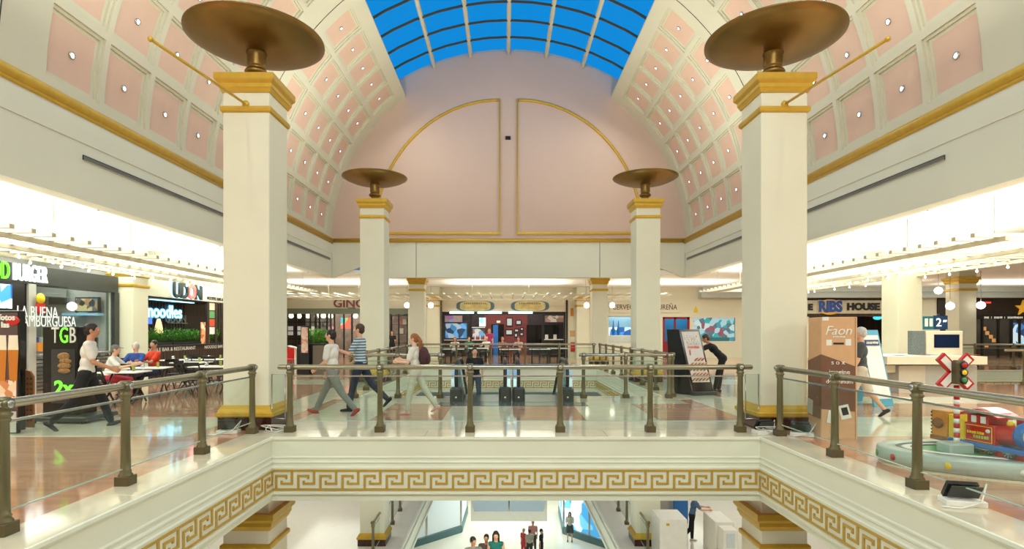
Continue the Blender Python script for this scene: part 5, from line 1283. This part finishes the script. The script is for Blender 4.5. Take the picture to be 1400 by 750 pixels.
# globe wall lamps
for (px, py, d, lb) in ((1283,397,26,'left of the greyish capital column'), (1299,418,24.9,'on the left side of the greyish capital column'), (1341,417,24.9,'on the right side of the greyish capital column'), (802,417,33.5,'beside the pilaster right of the tavern'), (837,417,33.5,'over the left end of the brewery sign'), (556.5,417,33.5,'left of the left short column'), (589,417,33.5,'left of the tavern signboard')):
    p = V(px, py, d); g = thing('globe_lamp', 'white glowing globe lamp '+lb, 'lamp', p)
    MB().ell(p, .17, n=16, k=10).build('globe', M['bulb'], g); MB().tube([p, (p.x, p.y, 4.38)], .012, 6).build('rod', M['steel'], g)
column('column', 'cream pilaster with gold bands between the tavern and its notices', X(797,34.2), 34.2, 0, 4.39, Z(407,34.2)+.1, w_=.75, base=False)
column('column', 'cream pilaster with gold bands left of the tavern signboard', X(592,34.2), 34.2, 0, 4.39, Z(407,34.2)+.1, w_=.75, base=False)

# sloping sausage sign board on the bridge right end
ys = 14.8; t = thing('sign_board', 'tall black A-shaped board advertising hot dogs, beyond the right end of the bridge', 'sign board', (X(951,ys), ys, 0), DEG(12))
def leanp(w0, w1, za, zb, off, th):     # panel leaning back
    k = .20
    return MB().add([(w0, off+k*za, za),(w1, off+k*za, za),(w1, off+k*zb, zb),(w0, off+k*zb, zb),(w0, off+k*za+th, za),(w1, off+k*za+th, za),(w1, off+k*zb+th, zb),(w0, off+k*zb+th, zb)], [(0,1,2,3),(7,6,5,4),(0,4,5,1),(1,5,6,2),(2,6,7,3),(3,7,4,0)])
zt = Z(450, ys); shear = .30
def shx(b):
    for v in b.v: v.x -= shear*.45*(v.z)
    return b
shx(leanp(-.20,.40,.08,zt,-.25,.05)).build('frame', M['blackg'], t, False)
shx(leanp(-.15,.35,.34,zt-.06,-.262,.01)).build('poster', mat('poster_grey', rgb(196,190,188), .4, emis=.12), t, False)
b = MB().add([(-.50,.45,.0),(-.20,-.2,.0),(-.20-shear*.45*zt,-.2+.2*zt,zt),(-.36-shear*.45*zt,.10+.2*zt,zt)], [(0,1,2,3)]); b.add([(-.48,.48,.0),(-.18,-.17,.0),(-.18-shear*.45*zt,-.17+.2*zt,zt),(-.34-shear*.45*zt,.13+.2*zt,zt)], [(3,2,1,0)]); b.build('side_panel', M['black'], t, False)
for i, (s_, z, sz, mm) in enumerate((('EURO', zt-.20, .19, 'whitep'), ('MANIA', zt-.34, .19, 'whitep'), ('1', zt-.62, .22, 'red'))):
    text('lettering', s_, (.10-shear*.45*z-(.14 if s_ == '1' else 0), -.275+.2*z, z), sz, M[mm], t, rot=(PI/2-.2,0,0), world=False, sx=.8)
marks('lettering', .10-shear*.45*(zt-.5)-.17, .10-shear*.45*(zt-.5)+.17, -.262+.2*(zt-.48), zt-.48, .08, mat('soft_red', rgb(220,110,100), .5), t, 8, world=False)
rnd = random.Random(9); bb = MB(); bs = MB()
for i in range(5):
    for j in range(5):
        z = .42+.13*j; x = -.09+.10*i+(.04 if j%2 else 0)-.02
        if j == 4 and i < 2: continue
        c_ = Vector((x-shear*.45*z, -.275+.2*z, z)); m = Matrix.Rotation(-.7, 3, 'Y')
        bb.ell(c_, (.062,.012,.036), m, 8, 6); bs.ell(c_+Vector((0,-.010,0)), (.07,.009,.014), m, 8, 6)
bb.build('bun_picture', mat('bun_print', rgb(222,190,150), .5), t, False); bs.build('sausage_picture', mat('sausage_print', rgb(150,60,40), .5), t, False)
MB().bbox(-.24, -.32, .0, .46, .05, .10, .02).build('base', M['charcoal'], t, False)

# tables before the tavern
c2 = None
for i, (px, d, lb) in enumerate(((620, 29.0, 'leftmost before the tavern'), (654, 30.2, 'second from left before the tavern'), (697, 28.6, 'middle one before the tavern'), (738, 28.8, 'fourth from left before the tavern'), (762, 30.0, 'rightmost before the tavern'))):
    L1 = 'pale table, '+lb
    if c2 is None: c2 = cafe_table(L1, X(px,d), d, 0, 1.1, group='tables in front of the tavern')
    else: copy_tree(c2, loc=(X(px,d), d, 0), label=L1)
    for j, (dx, dy, rz) in enumerate(((-.25,-.65,0), (.25,.65,PI))):
        copy_tree(cc, loc=(X(px,d)+dx, d+dy, 0), rotz=rz, label='black folding chair %s the tavern table, %s' % (('before','behind')[j], lb), group='black chairs in front of the tavern')

# ---------------- lower storeys
def shopbox(label, pts, m, gm, z0=-10.8, z1=-6.6, inner=None):
    t = thing('glass_shopfront', label, 'shop front', (pts[0][0], pts[0][1], z0))
    for i in range(len(pts)-1):
        a, b_ = Vector((*pts[i], 0)), Vector((*pts[i+1], 0))
        MB().bar(a+Vector((0,0,z0+.2)), b_+Vector((0,0,z0+.2)), .2, .4).build('base', m, t)
        MB().bar(a+Vector((0,0,(z0+z1)/2+.2)), b_+Vector((0,0,(z0+z1)/2+.2)), .05, z1-z0-.5).build('panel', gm, t)
    for p in pts: MB().box(p[0]-.07, p[1]-.07, z0, p[0]+.07, p[1]+.07, z1).build('mullion', M['steel'], t)
    return t
def L2(px, py): q = G(px, py, -10.8); return (q.x, q.y)
teal = mat('teal_base', rgb(84,116,120), .4)
shopbox('white panelled shop front with dark base on the basement floor, left', [L2(560,749), L2(583,742), L2(630,727), L2(638,700)], teal, mat('frosted_white', rgb(224,232,236), .3, emis=.1))
shopbox('bright blue shop window with dark base on the basement floor, right', [L2(765,700), L2(771,729), L2(806,741), L2(840,752)], teal, collage('blue_window', [(.15,.5,.8,1),(.6,.8,.9,1),(.8,.9,.95,1),(.05,.3,.6,1)], 1.6, .7))
def lowbox(name, label, cat, pa, pb, d, py, m, dep=1.0):
    return blk(name, label, cat, X(pa,d), d, -5.4, X(pb,d), d+dep, Z(py,d), m, .02)
lowbox('white_cabinet', 'white cabinet with a small brass lock on the lower floor', 'cabinet', 902, 940, 17.2, 710, 'whitep')
tag(MB().box(X(911,17.2), 17.17, Z(718,17.2), X(915,17.2), 17.2, Z(715,17.2)).build('cabinet_lock', M['gold']), 'small brass lock plate on the white cabinet', 'lock')
blk('white_desk', 'white desk the person in striped trousers leans on, lower floor', 'desk', 6.42, 17.4, -5.4, 7.0, 18.5, -4.3, 'whitep')
blk('notice_pedestal', 'white pedestal with a printed notice before the white desk', 'pedestal', 6.42, 16.75, -5.4, 6.85, 17.2, -4.32, 'whitep')
tag(MB().box(6.5, 16.735, -4.85, 6.75, 16.747, -4.42).build('printed_notice', mat('pale_notice', rgb(204,214,218), .5, var=.1, scale=40)), 'pale printed notice on the white pedestal', 'notice')
blk('display_board', 'blue and white panel standing behind the white cabinet', 'panel', X(921,20.5), 20.5, -5.4, X(941,20.5), 20.6, -3.9, 'blue')
blk('display_board', 'grey panel standing left of the blue one on the lower floor', 'panel', X(901,20.8), 20.8, -5.4, X(920.5,20.8), 20.9, -3.9, 'grey')
# ================================================================ PEOPLE
SKIN = {'light': mat('skin_light', rgb(222,170,140), .55, var=.05), 'tan': mat('skin_tan', rgb(196,140,108), .55, var=.05), 'pale': mat('skin_pale', rgb(230,186,160), .55, var=.05)}
HAIR = {'black': mat('hair_black', rgb(28,22,20), .5, var=.3, scale=40), 'brown': mat('hair_brown', rgb(70,46,30), .5, var=.3, scale=40), 'ginger': mat('hair_chestnut', rgb(150,88,46), .5, var=.3, scale=40), 'grey': mat('hair_grey', rgb(190,188,182), .5, var=.1, scale=40), 'blond': mat('hair_blond', rgb(200,160,100), .5, var=.2, scale=40)}
CL = {}
def cloth(name, r, g, b): return mat('cloth_'+name, rgb(r,g,b), .85, var=.08, scale=12, bump=.2)
def rx(a): return Matrix.Rotation(a, 3, 'X')
def remesh(o, vox):
    m = o.modifiers.new('blend', 'REMESH'); m.mode = 'VOXEL'; m.voxel_size = vox; m.use_smooth_shade = True
    s = o.modifiers.new('soften', 'SMOOTH'); s.factor = .5; s.iterations = 4 if vox < .013 else 2
def person(label, loc, rz, shirt, pants, skin='light', hair='brown', H=1.8, legs=((0,0),(0,0)), arms=((0,0,.12),(0,0,.12)), lean=0., sit=None, style='short', sleeve='short', shorts=False, skirt=False, shoes=None, head=(0,0), vox=.016, fingers=False, twist=0., grip=.5, legabd=(.06,.06)):
    """legs: (hip forward, knee flex) left,right; arms: (shoulder forward, elbow flex, abduction); forward is +Y local"""
    k = H/1.8; t = thing('person', label, 'person', loc, rz)
    S = SKIN[skin]
    hipw, thigh, shin, fh = .095, .44, .43, .075
    ank = []; kne = []; dirs = []
    for i, sgn in enumerate((-1, 1)):
        a, f = legs[i]; ab = sgn*legabd[i]
        d1 = Vector((math.sin(ab), math.sin(a)*math.cos(ab), -math.cos(a)*math.cos(ab))); d2 = Vector((math.sin(ab)*.3, math.sin(a-f), -math.cos(a-f)))
        kne.append(Vector((sgn*hipw,0,0))+d1*thigh); ank.append(kne[-1]+d2*shin); dirs.append(a-f)
    if sit is not None: hz = sit/k
    else: hz = -min(min(q.z-fh*math.cos(min(abs(dd), .9))-max(0,-math.sin(dd))*.08 for q, dd in zip(ank, dirs)), -.3)
    P = Vector((0,0,hz)); kne = [P+q for q in kne]; ank = [P+q for q in ank]; hips = [P+Vector((s*hipw,0,0)) for s in (-1,1)]
    L = rx(-lean)
    sp_ = lambda z, y=0: P+L@Vector((0,y,z))
    sh = [P+L@(Matrix.Rotation(twist,3,'Z')@Vector((s*.185,0,.475))) for s in (-1,1)]
    elb = []; wr = []; hd = []
    for i, sgn in enumerate((-1,1)):
        a, f, ab = arms[i]; a += lean*.3
        d1 = Vector((sgn*math.sin(ab), math.sin(a)*math.cos(ab), -math.cos(a)*math.cos(ab)))
        inw = -sgn*(.25 if f > .6 else .0)
        d2 = Vector((inw+sgn*math.sin(ab)*.5, math.sin(a+f), -math.cos(a+f))).normalized()
        elb.append(sh[i]+d1*.29); wr.append(elb[-1]+d2*.25); hd.append(d2)
    HR = L@Matrix.Rotation(0,3,'Z') if False else (rx(-lean*.5-head[1])@Matrix.Rotation(head[0],3,'Z'))
    nb = sp_(.53); hc = nb+rx(-lean*.6)@Vector((0,.015,.17))
    K = lambda v: Vector(v)*k
    # --- body, one continuous surface
    b = MB()
    def cap(p, q, r0, r1=None, n=10): b.cap(K(p), K(q), r0*k, (r0 if r1 is None else r1)*k, n)
    def el(c_, r, m=None, n=14, kk=10): b.ell(K(c_), tuple(x*k for x in r), m, n, kk)
    el(sp_(.02), (.155,.105,.12), L); el(sp_(.18), (.135,.09,.14), L); el(sp_(.36), (.165,.105,.15), L)
    cap(sh[0]+L@Vector((.03,0,.0)), sh[1]+L@Vector((-.03,0,0)), .058); cap(sp_(.44), hc-HR@Vector((0,.01,.06)), .058, .052)
    for i in (0,1):
        cap(hips[i], kne[i], .088, .056); cap(kne[i], ank[i], .056, .038); cap(ank[i]+(kne[i]-ank[i])*.65+Vector((0,-.012,0)), ank[i]+(kne[i]-ank[i])*.5, .054, .045)
        cap(sh[i], elb[i], .050, .038); cap(elb[i], wr[i], .040, .026)
        # hand: palm, four fingers, thumb
        d = hd[i]; sg = (-1,1)[i]; side = Vector((0,1,0)) if abs(d.y) < .75 else Vector((0,0,1))
        side = (side-d*side.dot(d)).normalized(); nrm = d.cross(side).normalized()
        pc = wr[i]+d*.05
        b.obox(K(pc), (.013*k, .038*k, .045*k), Matrix((nrm, side, d)).transposed())
        if fingers:
            for j, ln in enumerate((.062,.072,.068,.052)):
                p0 = wr[i]+d*.09+side*(.030-.02*j); m_ = p0+(d*math.cos(grip)+nrm*-sg*math.sin(grip)*(1))*ln*.5; e_ = m_+(d*math.cos(grip*2)+nrm*-sg*math.sin(grip*2))*ln*.45
                cap(p0, m_, .0095, .009, 6); cap(m_, e_, .009, .0075, 6)
            p0 = wr[i]+d*.03+side*.035; m_ = p0+(d*.7+side*.7)*.035; cap(p0, m_, .012, .0105, 6); cap(m_, m_+(d*.95+side*.2)*.03, .0105, .009, 6)
        else:
            for j, ln in enumerate((.06,.07,.066,.05)): p0 = wr[i]+d*.09+side*(.030-.02*j); cap(p0, p0+d*ln*.8, .011, .009, 6)
            p0 = wr[i]+d*.03+side*.035; cap(p0, p0+(d*.7+side*.7)*.05, .013, .01, 6)
    hp = lambda x, y, z: hc+HR@Vector((x,y,z))
    el(hp(0,-.005,.02), (.074,.094,.098), HR, 18, 14); el(hp(0,.018,-.035), (.058,.072,.075), HR, 16, 12); el(hp(0,.055,-.085), (.028,.025,.022), HR, 10, 8)
    b.cap(K(hp(0,.092,.02)), K(hp(0,.108,-.014)), .009*k, .014*k, 8)
    for s_ in (-1,1):
        el(hp(s_*.077,-.005,.0), (.010,.020,.032), HR, 8, 6); b.cap(K(hp(s_*.017,.087,.035)), K(hp(s_*.045,.076,.036)), .010*k, .008*k, 6)
    body = b.build('body', S, t, False); remesh(body, vox*.75 if fingers else vox)
    # --- face
    e = MB()
    for s_ in (-1,1): e.ell(K(hp(s_*.031,.084,.014)), tuple(x*k for x in (.013,.008,.008)), HR, 10, 6)
    e.cur = 1
    for s_ in (-1,1): e.ell(K(hp(s_*.031,.091,.014)), tuple(x*k for x in (.006,.004,.006)), HR, 8, 6)
    e.build('eyes', [M['whitep'], M['black']], t, False)
    MB().ell(K(hp(0,.091,-.046)), tuple(x*k for x in (.023,.008,.007)), HR, 10, 6).build('mouth', mat('lips', rgb(160,84,74), .5), t, False)
    # --- hair
    Hm = HAIR[hair]; h = MB()
    he = lambda c_, r: h.ell(K(hp(*c_)), tuple(x*k for x in r), HR, 18, 12)
    he((0,-.020,.045), (.083,.098,.088)); he((0,-.045,.0), (.076,.070,.085))
    for s_ in (-1,1): h.ell(K(hp(s_*.068,.02,.03)), tuple(x*k for x in (.012,.03,.035)), HR, 8, 6)
    if style in ('long', 'pony'):
        if style == 'long':
            for s_ in (-1,0,1): h.cap(K(hp(s_*.055,-.055,.0)), K(hp(s_*.075,-.055,-.24)), .05*k, .035*k)
            for s_ in (-1,1): h.cap(K(hp(s_*.072,.0,.03)), K(hp(s_*.088,.035,-.22)), .026*k, .022*k)
        else:
            h.cap(K(hp(0,-.10,.03)), K(hp(0,-.15,-.05)), .045*k, .05*k); h.cap(K(hp(0,-.15,-.05)), K(hp(0,-.14,-.27)), .05*k, .022*k)
    ho = h.build('cap' if style == 'cap' else 'hair', Hm, t, False); remesh(ho, vox*.7)
    if style == 'cap':
        ho.data.materials[0] = cloth('cap_grey', 110,108,104); MB().ell(K(hp(0,.10,.065)), tuple(x*k for x in (.06,.06,.008)), HR, 12, 6).build('cap_brim', cloth('cap_grey', 110,108,104), t, False)
    # --- shirt
    b = MB(); inf = .016
    el(sp_(.05), (.165,.115,.12), L); el(sp_(.18), (.152,.105,.15), L); el(sp_(.36), (.178,.118,.155), L)
    cap(sh[0]+L@Vector((.03,0,.0)), sh[1]+L@Vector((-.03,0,0)), .071); cap(sp_(.45), sp_(.50), .075, .066)
    for i in (0,1):
        if sleeve == 'short': q = sh[i]+(elb[i]-sh[i])*.70; cap(sh[i], q, .068, .060)
        elif sleeve == 'long': cap(sh[i], elb[i], .066, .055); cap(elb[i], elb[i]+(wr[i]-elb[i])*.92, .055, .042)
    so = b.build('shirt', shirt, t, False); remesh(so, vox)
    # --- trousers / skirt
    b = MB(); el(sp_(.0), (.168,.12,.125), L)
    for i in (0,1):
        if skirt: cap(hips[i], hips[i]+(kne[i]-hips[i])*.75, .115, .135)
        elif shorts: cap(hips[i], kne[i]+(hips[i]-kne[i])*.12, .104, .088)
        else: cap(hips[i], kne[i], .102, .073); cap(kne[i], ank[i]+(kne[i]-ank[i])*.08, .073, .056)
    if skirt: cap(kne[0]*.4+hips[0]*.6, kne[1]*.4+hips[1]*.6, .11)
    po = b.build('skirt' if skirt else 'trousers', pants, t, False); remesh(po, vox)
    # --- shoes
    sm_ = shoes or M['black']
    for i in (0,1):
        dd = dirs[i]; a = max(-.9, min(.5, -dd*-1.0 if dd < 0 else 0)); tilt = dd if dd < -.1 else 0.0
        if dd > .25: tilt = min(.35, dd)
        m = rx(tilt)
        b = MB(); A = ank[i]
        b.ell(K(A+m@Vector((0,-.03,-.045))), tuple(x*k for x in (.040,.055,.038)), m, 10, 8); b.ell(K(A+m@Vector((0,.06,-.045))), tuple(x*k for x in (.042,.085,.034)), m, 12, 8); b.ell(K(A+m@Vector((0,.12,-.050))), tuple(x*k for x in (.043,.06,.028)), m, 12, 8)
        b.cap(K(A+Vector((0,0,-.01))), K(A+m@Vector((0,.02,-.04))), .043*k, .040*k)
        b.box(*(K(A+Vector((-.0,0,0)))[:]), *(K(A+Vector((.001,.001,.001)))[:]))
        o = b.build('shoe', sm_, t, False); remesh(o, vox*.8)
    return t
W = cloth('white', 226,222,214); BLK = cloth('black', 26,26,30); GRY = cloth('grey', 128,130,124); NAV = cloth('navy', 36,46,66); RED = cloth('orange_red', 216,64,36); TEAL = cloth('teal', 20,110,100); JEAN = cloth('jeans', 74,92,112)
LG = cloth('light_grey', 196,198,188); BLUE = cloth('blue', 46,76,150); STRIPE = stripes('cloth_striped', rgb(206,216,220), rgb(70,110,138), 17, 2, .85, .5); DG = cloth('dark_grey', 72,76,78); PINK = cloth('pinkish', 206,70,84); PALE = cloth('pale_green_trouser', 190,196,176)
def LO(px, d, z=0.0): return (X(px, d), d, z)
# left walking waiter
person('person in white short-sleeved shirt and black trousers walking right past the burger stand', LO(118, 9.65), DEG(-62), W, BLK, 'tan', 'black', 1.93, ((.42,.10),(-.32,.42)), ((-.30,.25,.10),(.25,.85,.08)), .10, vox=.012, fingers=True)
# three walking on the bridge
P1 = person('person in white T-shirt and grey trousers walking left on the bridge', LO(455, 11.2), DEG(84), W, GRY, 'light', 'black', 1.86, ((-.52,.20),(.52,.08)), ((.15,.85,.08),(.05,.55,.10)), .05, shoes=cloth('red_shoe', 160,58,48), vox=.012, fingers=True)
person('person in blue striped T-shirt and dark jeans walking left on the bridge', LO(493, 11.75), DEG(86), STRIPE, NAV, 'light', 'brown', 1.90, ((.26,.06),(-.46,.35)), ((.5,1.4,.08),(.2,.6,.10)), .03, shoes=BLK, vox=.012, fingers=True)
pw = person('person with chestnut ponytail, white top and pale trousers walking left on the bridge', LO(568, 11.3), DEG(82), W, PALE, 'pale', 'ginger', 1.68, ((.20,.05),(-.42,.18)), ((.3,1.3,.08),(.35,1.35,.10)), .04, style='pony', shoes=cloth('blush_shoe', 210,170,160), vox=.012, fingers=True)
bp = thing('backpack', 'dark maroon backpack on the back of the ponytailed walker', 'backpack', (X(568,11.3)+.19, 11.3, 0))
b = MB().ell((X(568,11.3)+.17, 11.30, 1.18), (.11,.13,.19), None, 14, 10); b.build('bag', cloth('maroon', 74,44,48), bp); MB().ell((X(568,11.3)+.26, 11.30, 1.12), (.05,.10,.11), None, 12, 8).build('front_pocket', cloth('maroon', 74,44,48), bp)
# at the escalators
person('person in black T-shirt and jeans riding the left escalator up, facing the viewer', LO(649, 15.75, -.505), DEG(176), BLK, JEAN, 'light', 'black', 1.75, ((.03,0),(-.03,0)), ((.05,.15,.14),(.05,.15,.14)), vox=.014, fingers=True, head=(.25,0))
# diners at the left
def seated(label, px, d, rz, sh_, pa_, **k):
    q = dict(legs=((1.45,1.45),(1.45,1.45)), arms=((.75,.95,.15),(.75,.95,.15)), sit=.56, H=1.78, vox=.018); q.update(k)
    return person(label, LO(px, d), rz, sh_, pa_, **q)
seated('grey-haired person in a blue vest seated at the cafe table facing the viewer', 186, 14.95, DEG(180), BLUE, DG, hair='grey', skin='pale', head=(0,.25), sleeve='short')
seated('person in orange-red shirt seated beside the grey-haired diner', 211, 15.4, DEG(150), RED, NAV, hair='black', skin='tan', head=(.5,.1), H=1.9)
seated('person with grey cap and white T-shirt seated behind the walking waiter', 147, 13.3, DEG(-70), W, PINK, style='cap', hair='brown', skin='light', lean=.25)
# right side
person('person in black leaning over behind the hot dog board', LO(988, 15.3), DEG(75), BLK, BLK, 'tan', 'brown', 1.80, ((.3,.1),(.1,.0)), ((.9,.9,.1),(.9,.8,.1)), .75, vox=.016)
person('person in black shirt standing left behind the hot dog board', LO(921, 19.5), DEG(200), BLK, BLK, 'tan', 'black', 1.78, ((.05,0),(-.05,0)), ((.1,.5,.12),(.1,.5,.12)), vox=.018)
person('grey-haired person in dark grey shirt and pale shorts walking behind the promotion box', LO(1177, 11.0), DEG(60), DG, cloth('beige', 206,192,170), 'light', 'grey', 1.84, ((.35,.1),(-.3,.35)), ((.2,.2,.1),(-.2,.2,.1)), shorts=True, vox=.016)
# diners at the back centre and others
bk = [(622,29.9,-.1,W,'ginger','person in white seated at the leftmost tavern table','long'), (641,31.0,.3,TEAL,'brown','person in green seated at the second tavern table','short'), (665,31.1,-.4,W,'blond','fair-haired person in white seated near the tavern counter','short'), (687,29.6,.2,cloth('brick', 150,90,70),'ginger','person in brown seated left at the middle tavern table','short'), (709,29.7,-.3,cloth('rose', 206,150,140),'brown','person in rose seated right at the middle tavern table','short')]
for px, d, a, c_, hr, lb, stl in bk: seated(lb, px, d, PI+a, c_, DG, hair=hr, style=stl, vox=.028)
person('person in a pink patterned dress standing at the tavern counter', LO(669, 35.8), DEG(170), cloth('magenta', 190,60,120), cloth('magenta', 190,60,120), 'pale', 'blond', 1.85, style='long', skirt=True, vox=.028)
person('waiter in black standing at the dark shelf right of the far left column', LO(536, 33.0), DEG(190), BLK, BLK, 'light', 'black', 1.72, arms=((.5,1.2,.1),(.5,1.2,.1)), vox=.025)
# lower floor
zl = -5.4
person('person with long black hair in a teal sleeveless top on the lower floor', LO(678, 14.9, zl), DEG(180), TEAL, DG, 'light', 'black', 1.76, style='long', sleeve='none', head=(0,.15), vox=.016)
person('dark-haired person in grey T-shirt left of the one in teal, lower floor', LO(647, 14.6, zl), DEG(190), GRY, DG, 'tan', 'black', 1.72, head=(.5,.2), vox=.018)
person('dark-haired shorter person between the grey shirt and the teal top', LO(665, 15.1, zl), DEG(175), cloth('dusk', 90,70,70), DG, 'tan', 'black', 1.60, vox=.018)
person('person whose brown hair just shows at the lower edge below the white cabinet', LO(917, 13.8, zl), DEG(10), LG, DG, 'light', 'brown', 1.68, vox=.018)
person('person in blue T-shirt and black striped trousers leaning on the white desk with a phone', (6.12, 18.7, zl), DEG(-100), cloth('steel_blue', 76,104,140), BLK, 'light', 'black', 1.72, ((.05,.05),(-.15,.55)), ((.7,.8,.1),(.7,.8,.1)), .18, shoes=M['whitep'], vox=.014)
zb2 = -10.8
for px, d, c_, pa_, hr, h_, lb, a in ((716,30.6,PINK,PINK,'blond',1.66,'blond person in red at the left of the basement group of three',-.8), (724,30.4,LG,DG,'brown',1.68,'person in grey seen from the back in the middle of the basement group',-PI+.2), (728.5,31.2,PINK,DG,'light','grey','', 0), (740,30.2,BLK,BLK,'black',1.78,'dark-haired person in black at the right of the basement group',1.2)):
    if not lb: person('tall pink-shirted person with thin hair behind the basement group', LO(728.5, 31.2, zb2), PI, cloth('light_pink', 220,160,160), DG, 'light', 'grey', 1.9, vox=.028); continue
    person(lb, LO(px, d, zb2), PI+a, c_, pa_, 'light', hr, h_, vox=.028)
person('person with long dark hair, grey top and dark skirt standing before the blue basement window', LO(779, 33.0, zb2), DEG(170), LG, DG, 'light', 'black', 1.78, style='long', skirt=True, arms=((.4,1.6,.1),(.3,1.3,.1)), vox=.024)
